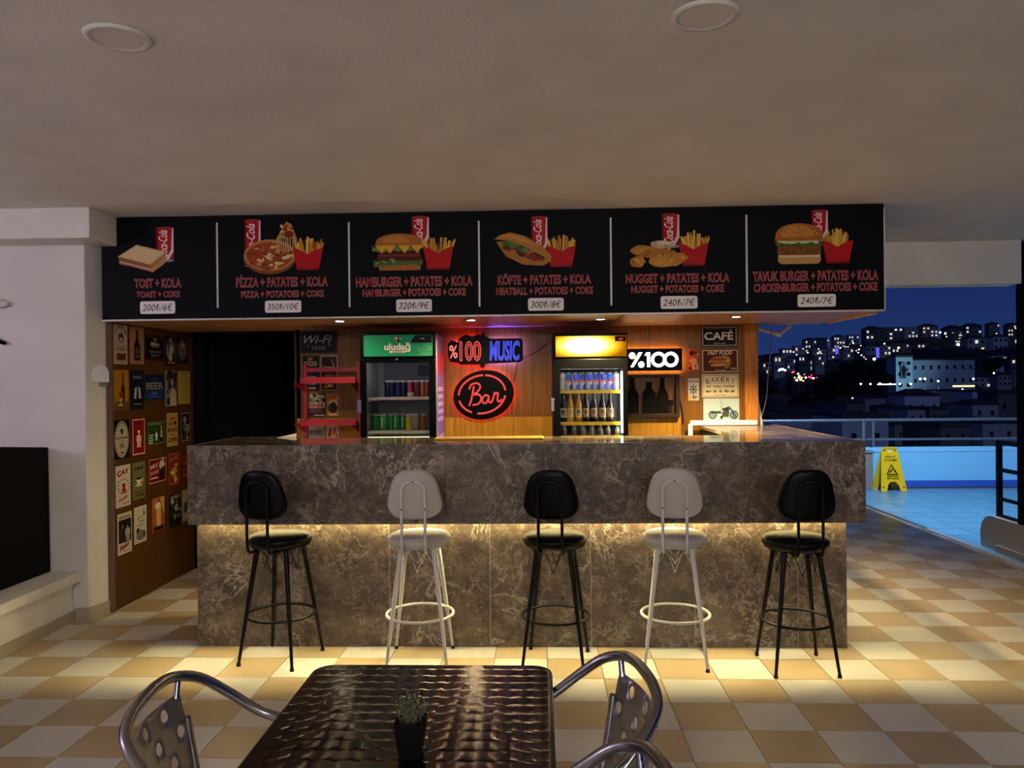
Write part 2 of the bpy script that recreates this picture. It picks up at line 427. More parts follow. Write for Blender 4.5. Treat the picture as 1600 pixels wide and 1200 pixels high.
obj('door_handle', MB().tube([(.72, -.005, 1.5 - .05), (.72, -.05, 1.45), (.62, -.05, 1.45)], .009, 8).lathe([(.02, 0), (.02, .01)], 12, (.72, -.0, 1.45)), STEEL, leaf)
# soffit: laminate boards under a box that carries the menu board
sof = struct('trim_5', MB().box(-2.985, 2.255, 5.29, 6.42, 2.045, 2.10).box(-2.985, 1.0, 6.3, 6.9, 2.06, 2.12), DARKWOOD)
ys = [5.285, 5.60, 5.87, 6.12, 6.43]
for i in range(4):
    for x0, x1 in ((-2.99, -1.2), (-1.2, .55), (.55, 2.26)):
        obj('board', MB().box(x0 + .002, x1 - .002, ys[i] + .002, ys[i + 1] - .002, 2.027, 2.046), SOFFIT, sof)
obj('edge_moulding', MB().box(2.215, 2.262, 5.30, 6.12, 2.012, 2.03), wood('pale_moulding', '#a57c4e', '#c49a66', '#d2ac7a', .45, 'y'), sof)

# low white bench wall under the black cabinet, left
lg = struct('wall_bench', MB().box(-4.6, -3.17, .5, 5.128, 0, .268), PLASTER, bevel=.008)
obj('sill', MB().box(-4.6, -3.105, .5, 5.129, .268, .333), PLASTER, lg, bevel=.008)
obj('baseboard', MB().box(-3.172, -3.15, .5, 5.14, 0, .07), mat('baseboard', '#a59a88', .6), lg, bevel=.003)

# pool deck, low wall, parapet
deck = struct('pool_deck', MB().box(4.0, 16, 2.0, 11.6, -.16, -.0045), GROUT)
TD = .33
dm = None
for i in range(12):
    for j in range(14):
        x, y = 4.05 + TD * (i + .5), 6.98 + TD * (j + .5)
        if y > 11.42: continue
        if in_view((x, y, 0), 40) is None: continue
        if dm is None:
            o = obj('tile', MB().box(-TD / 2 + .003, TD / 2 - .003, -TD / 2 + .003, TD / 2 - .003, -.012, 0), TILE_D, deck); dm = o.data
        else:
            o = bpy.data.objects.new('tile', dm); COL.objects.link(o); o.parent = deck
        o.location = (x, y, 0)
f = MB()
for i in range(30):
    for j in range(-15, 14):
        x, y = 4.05 + TD * (i + .5), 6.98 + TD * (j + .5)
        if y > 11.42 or (i < 12 and j >= 0 and in_view((x, y, 0), 40) is not None): continue
        f.box(x - TD / 2 + .003, x + TD / 2 - .003, y - TD / 2 + .003, y + TD / 2 - .003, -.012, 0)
tag(obj('tile_field', f, TILE_D, deck), kind='stuff')
struct('trim_6', MB().box(3.99, 4.035, 4.5, 8.25, -.01, .014), mat('threshold_strip', '#cfd3d6', .35, .2), bevel=.004)
lwv = []
prof = [(2.5, 0), (7.46, 0), (7.47, .14), (7.44, .23), (7.38, .285), (7.30, .305), (2.5, .305)]
pv = [(4.12, y, z) for y, z in prof] + [(4.27, y, z) for y, z in prof]; n = len(prof)
lowm = MB().add(pv, [tuple(range(n)), tuple(range(2 * n - 1, n - 1, -1))] + [(i, n + i, n + (i + 1) % n, (i + 1) % n) for i in range(n)])
lw_ = struct('wall_low', lowm, mat('wall_grey', '#b3aca0', .8))
obj('baseboard', MB().box(4.10, 4.122, 2.5, 7.2, 0, .06), mat('baseboard', '#a59a88', .6), lw_)
struct('trim_7', MB().box(4.125, 4.24, 6.78, 6.90, .30, 2.74), MATTE)           # dark post at the terrace corner
pa = struct('wall_parapet', MB().box(1.0, 12, 11.45, 11.62, 0, .575), PARAPET, bevel=.01)
obj('skirting', MB().box(1.0, 12, 11.425, 11.452, 0, .10), BLUEBASE, pa, bevel=.004)
obj('coping_line', MB().box(1.0, 12, 11.443, 11.47, .515, .525), mat('blue_line', '#8fb4d8', .6), pa)

# ------------------------------------------------------------------ marble bar counter
bar = thing('bar_counter', 'long brown marble bar counter with glowing yellow strip under its overhang', 'counter', (0, 4.6, 0))
def B_(name, mb, M, **kw):
    o = obj(name, mb, M, None, **kw); o.parent = bar; o.matrix_parent_inverse = Matrix.Translation((0, -4.6, 0)); return o
xs = [-2.092, -1.52, -.92, -.315, .285, .895, 1.50, 1.784]
B_('joint_filler', MB().box(-2.08, 1.77, 4.6293, 4.640, 0, .92), mat('pale_joint', '#b9ad97', .8))
for a, b in zip(xs, xs[1:]): B_('base_panel', MB().box(a + .0015, b - .0015, 4.628, 4.65, 0, .93), MARBLE)
xs = [-2.092, -1.742, -1.148, -.564, .018, .604, 1.19, 1.85]
for a, b in zip(xs, xs[1:]): B_('front_panel', MB().box(a + .0010, b - .0010, 4.508, 4.53, .757, 1.2235), MARBLE)
B_('side_panel', MB().box(-2.092, -2.07, 4.53, 5.28, .757, 1.2235), MARBLE)
B_('side_panel', MB().box(1.828, 1.85, 4.53, 6.22, .757, 1.2235), MARBLE)
B_('base_side', MB().box(1.745, 1.766, 4.65, 6.22, 0, .835), MARBLE)
B_('base_side', MB().box(-2.092, -2.07, 4.65, 5.28, 0, .757), MARBLE)
B_('soffit_panel', MB().box(-2.07, 1.79, 4.53, 4.628, .93, .94).box(1.765, 1.828, 4.62, 6.22, .83, .84), MATTE)
tops = [-2.07, -1.52, -.92, -.315, .285, .895, 1.828]
for a, b in zip(tops, tops[1:]): B_('top_panel', MB().box(a + .0008, b - .0008, 4.53, 5.1, 1.2, 1.222), MARBLE_TOP)
for a, b in ((5.1, 5.68), (5.68, 6.22)): B_('top_panel', MB().box(1.245, 1.828, a + .0008, b - .0008, 1.2, 1.222), MARBLE_TOP)
B_('top_panel', MB().box(-2.07, -1.60, 5.1008, 5.28, 1.2, 1.222), MARBLE_TOP)
B_('inner_carcass', MB().box(-2.06, 1.74, 4.66, 5.06, .05, 1.199).box(1.26, 1.74, 5.06, 6.2, .05, 1.199), MATTE)
B_('led_strip', MB().box(-2.06, 1.77, 4.600, 4.610, .845, .900), LED)
B_('led_strip', MB().box(-2.06, 1.77, 4.606, 4.612, .764, .770), emis('led_edge_fill', (1.0, .80, .34), 28))  # hidden strip added to brighten the top of the base panels
B_('light_stop_backing', MB().box(-2.08, 1.84, 4.526, 4.5297, .7575, 1.21), MARBLE)  # unseen backing added to stop strip light leaking through the panel joints
B_('led_strip', MB().box(1.768, 1.7805, 4.66, 6.15, .785, .827), LEDS)

# ------------------------------------------------------------------ menu board
YS = 5.20
menu = thing('menu_board', 'long black overhead menu board of six meals with pictures and prices', 'menu board', (0, YS, 2.03))
def M_(name, mb, M, matrix=None, parent=None, **kw):
    o = obj(name, mb, M, None, matrix=matrix, **kw)
    o.parent = parent or menu
    inv = Matrix.Translation((0, -YS, -2.03))
    o.matrix_parent_inverse = inv
    return o
M_('board_panel', MB().box(-2.99, 2.265, YS, YS + .085, 2.034, CEIL - .003), BOARD)
M_('lower_trim', MB().box(-2.99, 2.267, YS - .006, YS + .03, 2.024, 2.034), WHITEMET)
M_('side_trim', MB().box(2.262, 2.270, YS - .006, YS + .085, 2.034, 2.70), WHITEMET)
def S(px, py): p = on_y(px, py, YS); return p.x, p.z
for px, a, b in ((339, 348, 481), (545, 347, 480), (748, 345, 479), (954, 340, 477), (1166, 336, 473)):
    x, z1 = S(px, a); _, z0 = S(px, b)
    M_('divider', MB().box(x - .006, x + .006, YS - .003, YS, z0, z1), WHITEMET)
MS = at(M_BACK, (0, YS, 0))
R = random.Random(11)
def p_can(P, x0, y0, x1, y1, hide=0):
    w = x1 - x0; P.rect(x0, y0, x1, y1, '#b3121c'); P.rect(x0, y0, x0 + w * .12, y1, '#7a0b12'); P.rect(x1 - w * .14, y0, x1, y1, '#8c0d15')
    P.ell((x0 + x1) / 2, y1, w / 2, w * .09, '#9a2a30'); P.ell((x0 + x1) / 2, y0, w / 2, w * .09, '#8c8c90')
    P.poly([(x1 - w * .10, y1), (x1 - w * .02, y1), (x1 - w * .02, y0 + w * .5), (x1 - w * .3, y0 + w * .05), (x1 - w * .5, y0 + w * .02), (x1 - w * .16, y0 + w * .6)], '#d9d3d0')
    P.text('Coca-Cola', x0 + w * .62, (y0 + y1) / 2 + w * .05, w * .5, '#f0e4e4', w=(y1 - y0) * .84, shear=.45, rot=pi / 2, bold=.012)
def p_fries(P, x0, y0, x1, y1):
    w, h = x1 - x0, y1 - y0
    for i in range(34):
        u = R.uniform(.02, .98); bx = x0 + w * (.1 + .8 * u); ty = y0 + h * (.62 + R.uniform(.1, .38) * (1 - abs(u - .5) * .7)); tx = x0 + w * u * 1.06 - w * .03 + R.uniform(-.06, .06) * w
        d = Vector((tx - bx, ty - (y0 + h * .45))).normalized(); nn = Vector((-d.y, d.x)) * w * .032
        a = Vector((bx, y0 + h * .42)); b = Vector((tx, ty))
        P.poly([tuple(a - nn), tuple(b - nn), tuple(b + nn), tuple(a + nn)], R.choice(['#c8952f', '#dba941', '#b98226', '#e2b857', '#9f6c1c']))
    P.poly([(x0 + w * .14, y0), (x0 + w * .86, y0), (x1, y0 + h * .64), (x0 + w * .78, y0 + h * .60), (x0 + w * .5, y0 + h * .46), (x0 + w * .2, y0 + h * .60), (x0, y0 + h * .66)][:], '#b3131b')
    P.poly([(x0 + w * .14, y0), (x0 + w * .86, y0), (x0 + w * .88, y0 + h * .07), (x0 + w * .12, y0 + h * .07)], '#8d0d14')
def wavy(x0, x1, y, amp, n, up=True, thick=.02):
    top = [(x0 + (x1 - x0) * i / n, y + R.uniform(0, amp)) for i in range(n + 1)]; bot = [(x0 + (x1 - x0) * i / n, y - thick - R.uniform(0, amp)) for i in range(n, -1, -1)]
    return top + bot
def dome(x0, x1, y0, y1, n=14): return [(x0 + (x1 - x0) * (.5 - .5 * cos(pi * i / n)), y0 + (y1 - y0) * sin(pi * i / n) ** .62) for i in range(n + 1)]
def strip(P, pts, col):          # a wavy band as quads (concave outlines stay clean)
    n = len(pts) // 2; z = P.up()
    P.add([(a, b, z) for a, b in pts], [(i, len(pts) - 1 - i, len(pts) - 2 - i, i + 1) for i in range(n - 1)], 0, lin(col))
def p_burger(P, x0, y0, x1, y1, chicken=False):
    w, h = x1 - x0, y1 - y0
    if chicken:
        P.rrect(x0 + w * .06, y0, x1 - w * .05, y0 + h * .24, h * .11, '#c79a5b'); P.rect(x0 + w * .07, y0 + h * .16, x1 - w * .06, y0 + h * .24, '#e0c48f')
        P.rrect(x0 + w * .05, y0 + h * .22, x1 - w * .04, y0 + h * .46, h * .08, '#7b4a1e')
        for i in range(22): P.blob(x0 + w * R.uniform(.09, .92), y0 + h * R.uniform(.26, .43), w * .022, h * .02, R.choice(['#94602c', '#5f3512', '#a8743a']), 6)
        strip(P, wavy(x0 + w * .02, x1 - w * .02, y0 + h * .53, h * .07, 16, thick=h * .05), '#3f6a1f'); strip(P, wavy(x0 + w * .06, x1 - w * .1, y0 + h * .56, h * .05, 12, thick=h * .02), '#c9c79a')
        P.poly(dome(x0, x1, y0 + h * .57, y1), '#a96424'); P.poly(dome(x0 + w * .12, x1 - w * .22, y0 + h * .66, y1 - h * .04), '#bd7a33')
        for i in range(40):
            a = R.uniform(.12, .88); P.ell(x0 + w * a, y0 + h * (.66 + R.uniform(.02, .30) * sin(pi * a)), w * .011, h * .012, '#e2c38a', 6, R.uniform(0, 3))
    else:
        P.rrect(x0 + w * .12, y0, x1 - w * .08, y0 + h * .17, h * .05, '#a3672b')
        strip(P, wavy(x0 + w * .02, x1 - w * .04, y0 + h * .24, h * .08, 16, thick=h * .07), '#4f6a2a')
        P.rrect(x0 + w * .08, y0 + h * .26, x1 - w * .06, y0 + h * .42, h * .05, '#4a1d14'); P.rrect(x0 + w * .12, y0 + h * .38, x1 - w * .08, y0 + h * .50, h * .04, '#7c2a1c')
        P.rrect(x0 + w * .10, y0 + h * .44, x1 - w * .08, y0 + h * .60, h * .05, '#3b1a10')
        strip(P, wavy(x0, x1 - w * .12, y0 + h * .61, h * .08, 16, thick=h * .06), '#6b8238'); P.rrect(x0 + w * .5, y0 + h * .60, x1 - w * .14, y0 + h * .68, h * .03, '#b5321f')
        for t in (.18, .34, .62, .86): P.poly([(x0 + w * (t - .14), y0 + h * .70), (x0 + w * (t + .12), y0 + h * .70), (x0 + w * t, y0 + h * .46)], '#d9a531')
        P.poly(dome(x0 + w * .06, x1 - w * .04, y0 + h * .68, y1), '#a8662a'); P.poly(dome(x0 + w * .2, x1 - w * .3, y0 + h * .76, y1 - h * .05), '#bd7f3c')
        for i in range(10): P.blob(x0 + w * R.uniform(.06, .5), y0 + h * R.uniform(.2, .3), w * .03, h * .03, '#7d9444', 7)
pics = []
def pic(label):
    P = Pr(dz=.00012); pics.append((P, label)); return P
def bx(*b): x0, z1 = S(b[0], b[1]); x1, z0 = S(b[2], b[3]); return x0, z0, x1, z1
# toast
P = pic('pale toast sandwich with a red can'); p_can(P, *bx(244, 357, 272, 407))
x0, z0, x1, z1 = bx(184, 383, 262, 425); w, h = x1 - x0, z1 - z0
P.poly([(x0 + w * .02, z0 + h * .34), (x0 + w * .7, z0), (x1 - w * .06, z0 + h * .3), (x1, z0 + h * .55), (x0 + w * .5, z0 + h * .6)], '#b98a4e')
strip(P, [(x0 + w * .03, z0 + h * .48), (x0 + w * .25, z0 + h * .36), (x0 + w * .45, z0 + h * .28), (x0 + w * .66, z0 + h * .16), (x0 + w * .66, z0 + h * .02), (x0 + w * .45, z0 + h * .12), (x0 + w * .25, z0 + h * .22), (x0 + w * .03, z0 + h * .3)], '#9c5a40')
strip(P, [(x0 + w * .03, z0 + h * .42), (x0 + w * .3, z0 + h * .3), (x0 + w * .66, z0 + h * .12), (x0 + w * .66, z0 + h * .07), (x0 + w * .3, z0 + h * .24), (x0 + w * .03, z0 + h * .36)], '#d9a79a')
P.poly([(x0, z0 + h * .58), (x0 + w * .66, z0 + h * .26), (x0 + w * .68, z0 + h * .16), (x0 + w * .02, z0 + h * .46)], '#8a5d30')
P.poly([(x0, z0 + h * .58), (x0 + w * .66, z0 + h * .26), (x1 - w * .02, z0 + h * .72), (x0 + w * .38, z1)], '#cdae78')
P.poly([(x0 + w * .06, z0 + h * .59), (x0 + w * .64, z0 + h * .31), (x1 - w * .08, z0 + h * .71), (x0 + w * .39, z1 - h * .06)], '#dcc28e')
P.poly([(x0 + w * .66, z0 + h * .26), (x1 - w * .02, z0 + h * .72), (x1 - w * .04, z0 + h * .58), (x0 + w * .68, z0 + h * .14)], '#a67440')
# pizza
P = pic('pizza with a lifted slice, red can and fries'); p_can(P, *bx(382, 345, 408, 415))
x0, z0, x1, z1 = bx(380, 374, 463, 426); cx, cz, rx, rz = (x0 + x1) / 2, (z0 + z1) / 2, (x1 - x0) / 2, (z1 - z0) / 2
P.ell(cx, cz - rz * .08, rx, rz, '#7b4a20', 26); P.ell(cx, cz + rz * .04, rx * .98, rz * .93, '#b5803c', 26); P.ell(cx, cz + rz * .02, rx * .88, rz * .80, '#9c4a22', 26)
for i in range(52):
    a, q_ = R.uniform(0, 6.28), sqrt(R.random()) * .84
    P.blob(cx + rx * q_ * cos(a), cz + rz * q_ * sin(a), rx * R.uniform(.05, .14), rz * R.uniform(.05, .12), R.choice(['#d9b874', '#e6cc92', '#8c2a18', '#a43320', '#5c4420', '#c79a4c']), 8, .3)
x0, z0, x1, z1 = bx(430, 347, 466, 400); w, h = x1 - x0, z1 - z0
for i in range(9):
    u = .08 + .1 * i; P.line([(x0 + w * u, z0 + h * R.uniform(.02, .2)), (x0 + w * (u + R.uniform(-.03, .03)), z0 + h * .55)], w * .035, '#d8c18c')
P.poly([(x0, z0 + h * .44), (x0 + w * .5, z1), (x0 + w * .74, z1 - h * .08), (x1, z0 + h * .42), (x0 + w * .55, z0 + h * .56)], '#b98946')
for i in range(12): P.blob(x0 + w * R.uniform(.25, .75), z0 + h * R.uniform(.55, .9), w * .07, h * .04, R.choice(['#e0c78e', '#8c2a18', '#6a4a22', '#d1ac62']), 8, .3)
P.blob(x0 + w * .62, z0 + h * .63, w * .22, h * .1, '#7d2416', 12, .1)
p_fries(P, *bx(458, 369, 506, 422))
# hamburger
P = pic('stacked beef burger with red can and fries'); p_can(P, *bx(643, 340, 671, 385)); p_fries(P, *bx(661, 366, 709, 421)); p_burger(P, *bx(582, 366, 664, 422))
# koefte sandwich
P = pic('meatball sandwich roll with red can and fries'); p_can(P, *bx(830, 340, 856, 395)); p_fries(P, *bx(854, 366, 900, 417))
x0, z0, x1, z1 = bx(772, 364, 862, 415); w, h = x1 - x0, z1 - z0
P.poly([(x0 + w * .04, z0 + h * .72), (x0 + w * .2, z0 + h * .3), (x0 + w * .5, z0 + h * .04), (x0 + w * .85, z0), (x1, z0 + h * .14), (x0 + w * .9, z0 + h * .4), (x0 + w * .4, z0 + h * .8)], '#a9722f')
for i in range(26):
    t = R.random(); P.blob(x0 + w * (.08 + .78 * t), z0 + h * (.68 - .52 * t + R.uniform(-.07, .09)), w * .055, h * .07, ['#4b2a18', '#5e3620', '#8f2d1c'][i % 3], 9, .25)
for i in range(20):
    t = R.uniform(.12, .75); P.blob(x0 + w * (.08 + .8 * t), z0 + h * (.78 - .5 * t + R.uniform(-.05, .06)), w * .05, h * .06, R.choice(['#3d6b22', '#54842e', '#2e5219']), 9, .35)
P.poly([(x0, z0 + h * .80), (x0 + w * .10, z1 - h * .08), (x0 + w * .28, z1), (x0 + w * .55, z1 - h * .12), (x0 + w * .85, z0 + h * .55), (x1, z0 + h * .28), (x1 - w * .02, z0 + h * .16), (x0 + w * .7, z0 + h * .42), (x0 + w * .3, z0 + h * .76)], '#b57a34')
P.poly([(x0 + w * .12, z1 - h * .1), (x0 + w * .28, z1 - h * .05), (x0 + w * .54, z1 - h * .2), (x0 + w * .8, z0 + h * .56), (x0 + w * .5, z0 + h * .72), (x0 + w * .25, z0 + h * .86)], '#c98f47')
# nuggets
P = pic('pile of golden nuggets with red can and fries'); p_can(P, *bx(1034, 336, 1062, 385)); p_fries(P, *bx(1060, 360, 1107, 415))
x0, z0, x1, z1 = bx(985, 375, 1073, 417); w, h = x1 - x0, z1 - z0
for (u, v, a, b, c) in ((.2, .62, .2, .2, '#a9722c'), (.12, .2, .14, .2, '#b3792c'), (.35, .55, .28, .22, '#bb842f'), (.5, .5, .34, .2, '#a9702a'), (.62, .22, .3, .22, '#c08a34'), (.82, .32, .19, .2, '#b67e2d'), (.55, .82, .2, .14, '#c9b48a'), (.6, .86, .14, .07, '#e0d2ae')):
    P.blob(x0 + w * u, z0 + h * v, w * a, h * b, c, 14, .12)
    if c[1] != 'e':
        for i in range(8): P.blob(x0 + w * (u + R.uniform(-.7, .7) * a), z0 + h * (v + R.uniform(-.7, .7) * b), w * .03, h * .04, R.choice(['#d6a44e', '#8a571c', '#cc9640']), 7, .3)
# chicken burger
P = pic('sesame chicken burger with red can and fries'); p_can(P, *bx(1268, 330, 1294, 375)); p_fries(P, *bx(1284, 356, 1333, 411)); p_burger(P, *bx(1210, 350, 1286, 412), True)
for P, l in pics: tag(M_('meal_picture', P, PRINT, MS), l)
TX = [('TOST + KOLA', 210.5, 283, 436, 448.5, 'TOAST + COKE', 213.5, 281, 455.8, 463.8, '200₺/6€', 219, 274, 471, 490),
      ('PİZZA + PATATES + KOLA', 369, 512, 434.5, 446.5, 'PIZZA + POTATOES + COKE', 377, 506, 455.3, 463.2, '350₺/10€', 414, 471, 470, 488),
      ('HAMBURGER + PATATES + KOLA', 556.5, 738, 433.8, 445.6, 'HAMBURGER + POTATOES + COKE', 567, 728, 452.5, 461, '320₺/9€', 619, 675, 468, 487),
      ('KÖFTE + PATATES + KOLA', 778, 923, 431, 442.5, 'MEATBALL + POTATOES + COKE', 775.5, 926.5, 450, 458.6, '300₺/8€', 825, 881, 466, 485),
      ('NUGGET + PATATES + KOLA', 978, 1139.5, 428.8, 440, 'NUGGET + POTATOES + COKE', 986.5, 1131, 446.8, 455.6, '240₺/7€', 1032, 1090, 463, 482),
      ('TAVUK BURGER + PATATES + KOLA', 1176.5, 1372, 424.8, 436.6, 'CHICKENBURGER + POTATOES + COKE', 1178, 1371, 443.8, 453.4, '240₺/7€', 1246, 1306, 460, 479)]
for (a, ax0, ax1, ay0, ay1, b, bx0, bx1, by0, by1, c, cx0, cx1, cy0, cy1) in TX:
    for (s, q0, q1, p0, p1) in ((a, ax0, ax1, ay0, ay1), (b, bx0, bx1, by0, by1)):
        P = Pr(); x0, z0, x1, z1 = bx(q0, p0, q1, p1)
        P.text(s, (x0 + x1) / 2, z0, z1 - z0, '#a61c22', w=x1 - x0, bold=.010, outline=('#d3b2ae', .017))
        M_('lettering', P, PRINT, MS)
    x0, z0, x1, z1 = bx(cx0, cy0, cx1, cy1)
    o = M_('price_label', MB().box(x0 + .003, x1 - .003, YS - .0015, YS, z0 + .003, z1 - .003), WHITEP)
    P = Pr(z0=.0016); P.rrect(x0, z0, x1, z1, .016, '#f0ede8'); P.text(c, (x0 + x1) / 2, z0 + (z1 - z0) * .24, (z1 - z0) * .52, '#23242a', w=(x1 - x0) * .86, shear=.2)
    w_ = obj('handwriting', P, PRINT, None, matrix=MS); w_.parent = o
# soffit downlights
for i, (x, y, en, em) in enumerate(SPOTS):
    t = thing('soffit_downlight', ['dim recessed downlight in the soffit above the red rack', 'recessed downlight in the soffit above the green-topped fridge', 'bright recessed downlight in the soffit above the yellow-topped fridge', 'recessed downlight at the right end of the soffit above the café plate'][i], 'downlight', (x, y, 2.027), group='soffit downlights')
    obj('bezel', MB().lathe([(.046, -.006), (.050, -.003), (.050, 0.0), (.029, 0), (.029, -.006)], 20, cap=False), STEEL, t)
    obj('lens', MB().lathe([(.028, -.004), (.028, -.002)], 20), emis('spot_lens_%d' % i, (1, .84, .6), em * 1.5), t)
for i, (x, y) in enumerate(((-1.384, 2.517), (.527, 2.472))):
    t = thing('ceiling_light', ['unlit round ceiling light near the upper left corner', 'unlit round ceiling light right of the picture centre'][i], 'ceiling light', (x, y, CEIL), group='round ceiling lights')
    obj('bezel', MB().lathe([(.079, -.006), (.088, -.011), (.102, -.009), (.106, -.001)], 32, cap=False), WHITEP, t)
    obj('diffuser', MB().lathe([(.08, -.0055), (.08, -.003)], 32), mat('diffuser', '#e2dccf', .5), t)

# ------------------------------------------------------------------ tin plates on the wooden partition (left) and on the back wall
def plate(name, label, cat, M, org, w, h, bg, draw, group=None, thick=.004, r=.0, frame_=None, seed=0):
    o = obj(name, MB().box(0, w, 0, h, 0, thick), mat('plate_' + bg.strip('#'), bg, .5, **{'Specular IOR Level': .15}), matrix=at(M, org), bevel=.0008)
    tag(o, label, cat, group)
    P = Pr(z0=thick); P.rrect(.001, .001, w - .001, h - .001, max(r, .002), bg)
    if frame_: P.frame(w * .045, w * .045, w * .955, h - w * .045, w * .03, frame_)
    draw(P, w, h, random.Random(seed))
    obj('printed_face', P, PRINT, o); return o
def bottle(P, cx, y0, y1, w, col, lab=None):
    h = y1 - y0
    P.poly([(cx - w / 2, y0), (cx + w / 2, y0), (cx + w / 2, y0 + h * .48), (cx + w * .2, y0 + h * .66), (cx + w * .17, y1), (cx - w * .17, y1), (cx - w * .2, y0 + h * .66), (cx - w / 2, y0 + h * .48)], col)
    if lab: P.rect(cx - w / 2, y0 + h * .12, cx + w / 2, y0 + h * .38, lab)
def figure(P, cx, y0, h, col, w=None, head=None):
    w = w or h * .3
    P.ell(cx, y0 + h * .9, h * .075, h * .1, head or col); P.poly([(cx - w * .5, y0 + h * .4), (cx + w * .5, y0 + h * .4), (cx + w * .42, y0 + h * .78), (cx, y0 + h * .84), (cx - w * .42, y0 + h * .78)], col)
    P.poly([(cx - w * .34, y0), (cx - w * .06, y0), (cx - w * .02, y0 + h * .42), (cx - w * .36, y0 + h * .42)], col); P.poly([(cx + w * .06, y0), (cx + w * .34, y0), (cx + w * .36, y0 + h * .42), (cx + w * .02, y0 + h * .42)], col)
def splat(P, w, h, rg, cols, n, x0=.1, x1=.9, y0=.1, y1=.9, s=.12):
    for i in range(n): P.blob(w * rg.uniform(x0, x1), h * rg.uniform(y0, y1), w * rg.uniform(.3, 1) * s, w * rg.uniform(.3, 1) * s, rg.choice(cols), 9, .35, rg)
T_ = lambda P, s, w, x, y, hh, col, wf=.8, **k: P.text(s, w * x, y, hh, col, w=w * wf, **k)

def d1(P, w, h, g):
    for i, c in enumerate('JIM BEAM'.replace(' ', '')): a = pi * (.86 - i * .12); P.text(c, w * .5 + w * .33 * cos(a), h * .70 + w * .33 * sin(a), w * .13, '#4a1512', rot=a - pi / 2, bold=.02)
    P.ell(w * .5, h * .66, w * .2, w * .2, '#5a1a15'); P.ell(w * .5, h * .62, w * .12, w * .1, '#b9aa98'); T_(P, 'ORIGINAL', w, .5, h * .44, h * .03, '#5a2018', .7); T_(P, 'WHISKEY', w, .5, h * .34, h * .07, '#6b2a1c', .74, bold=.02)
    P.rect(w * .16, h * .1, w * .84, h * .27, '#6e3323'); splat(P, w, h, g, ['#8c4a30', '#4a1e14'], 8, .2, .8, .12, .24, .1); T_(P, 'BOURBON', w, .5, h * .045, h * .025, '#5a2018', .6)
def d2(P, w, h, g):
    for i in range(7): P.rect(w * (.02 + i * .14), h * .02, w * (.05 + i * .14), h * .98, '#94633f')
    bottle(P, w * .48, h * .1, h * .92, w * .44, '#15100c'); P.ell(w * .48, h * .36, w * .16, w * .13, '#5d5142'); P.rect(w * .3, h * .16, w * .66, h * .26, '#3b3028'); T_(P, 'BEER', w, .48, h * .19, h * .035, '#b9a889', .26)
def d3(P, w, h, g):
    P.frame(w * .04, w * .04, w * .96, h - w * .04, w * .012, '#5d5a50'); P.ell(w * .5, h * .84, w * .1, h * .05, '#8a8475'); T_(P, 'Miller', w, .5, h * .58, h * .17, '#c9c3b0', .5, shear=.4, bold=.02)
    P.rect(w * .3, h * .53, w * .72, h * .545, '#c9c3b0'); T_(P, 'GENUINE', w, .5, h * .30, h * .09, '#a59e8a', .6); T_(P, 'DRAFT', w, .5, h * .15, h * .09, '#a59e8a', .42)
def d4(P, w, h, g): P.ell(w * .5, h * .55, w * .42, h * .40, '#a39d92'); splat(P, w, h, g, ['#1b1815', '#2a2520', '#58524a'], 16, .25, .75, .3, .85, .16); figure(P, w * .5, h * .18, h * .55, '#d0cabf', w * .3); P.rect(w * .12, h * .06, w * .88, h * .13, '#8a8478')
def d5(P, w, h, g):
    P.ell(w * .5, h * .52, w * .40, h * .41, '#6f6b65'); P.ring(w * .5, h * .52, w * .36, h * .37, w * .03, '#1a1816'); P.ring(w * .5, h * .35, w * .2, h * .14, w * .04, '#23201d'); P.rect(w * .1, h * .5, w * .9, h * .56, '#1d1a18'); T_(P, 'BREWERY', w, .5, h * .513, h * .035, '#b5b0a8', .7); P.ell(w * .5, h * .7, w * .14, h * .08, '#a59a8c')
def d6(P, w, h, g):
    for i in range(6): P.rect(0.001, h * (.22 + i * .13), w - .001, h * (.225 + i * .13), '#8a6218')
    P.rect(.001, .001, w - .001, h * .2, '#6b4526'); bottle(P, w * .58, h * .2, h * .93, w * .26, '#4d1c0e'); P.poly([(w * .3, h * .44), (w * .62, h * .44), (w * .52, h * .26), (w * .4, h * .26)], '#8c2e1b'); P.poly([(w * .34, h * .30), (w * .58, h * .30), (w * .52, h * .22), (w * .4, h * .22)], '#c6a774'); P.rect(w * .43, h * .14, w * .47, h * .24, '#d8cbb0'); P.ell(w * .4, h * .13, w * .17, h * .02, '#d8cbb0')
def d7(P, w, h, g):
    P.ell(w * .5, h * .42, w * .42, h * .33, '#0b0f18'); T_(P, 'BEERS', w, .5, h * .79, h * .07, '#7f8a97', .64, bold=.02)
    for s in (-1, 1):
        P.poly([(w * (.5 + s * .26), h * .28), (w * (.5 + s * .1), h * .28), (w * (.5 + s * .04), h * .6), (w * (.5 + s * .2), h * .56)], '#b8bcc0'); P.line([(w * (.5 + s * .12), h * .58), (w * (.5 + s * .06), h * .74)], w * .1, '#0f0c08')
    P.rect(w * .2, h * .12, w * .8, h * .16, '#5b6470')
def d8(P, w, h, g): P.rect(w * .02, h * .03, w * .98, h * .36, '#1d3d85'); T_(P, 'COLD', w, .5, h * .80, h * .08, '#5f6f88', .36); T_(P, 'BEER', w, .5, h * .42, h * .27, '#9d9a8c', .9, bold=.03); T_(P, 'BAR', w, .5, h * .2, h * .1, '#7f93c2', .3); P.rect(w * .2, h * .1, w * .8, h * .12, '#5d74ad')
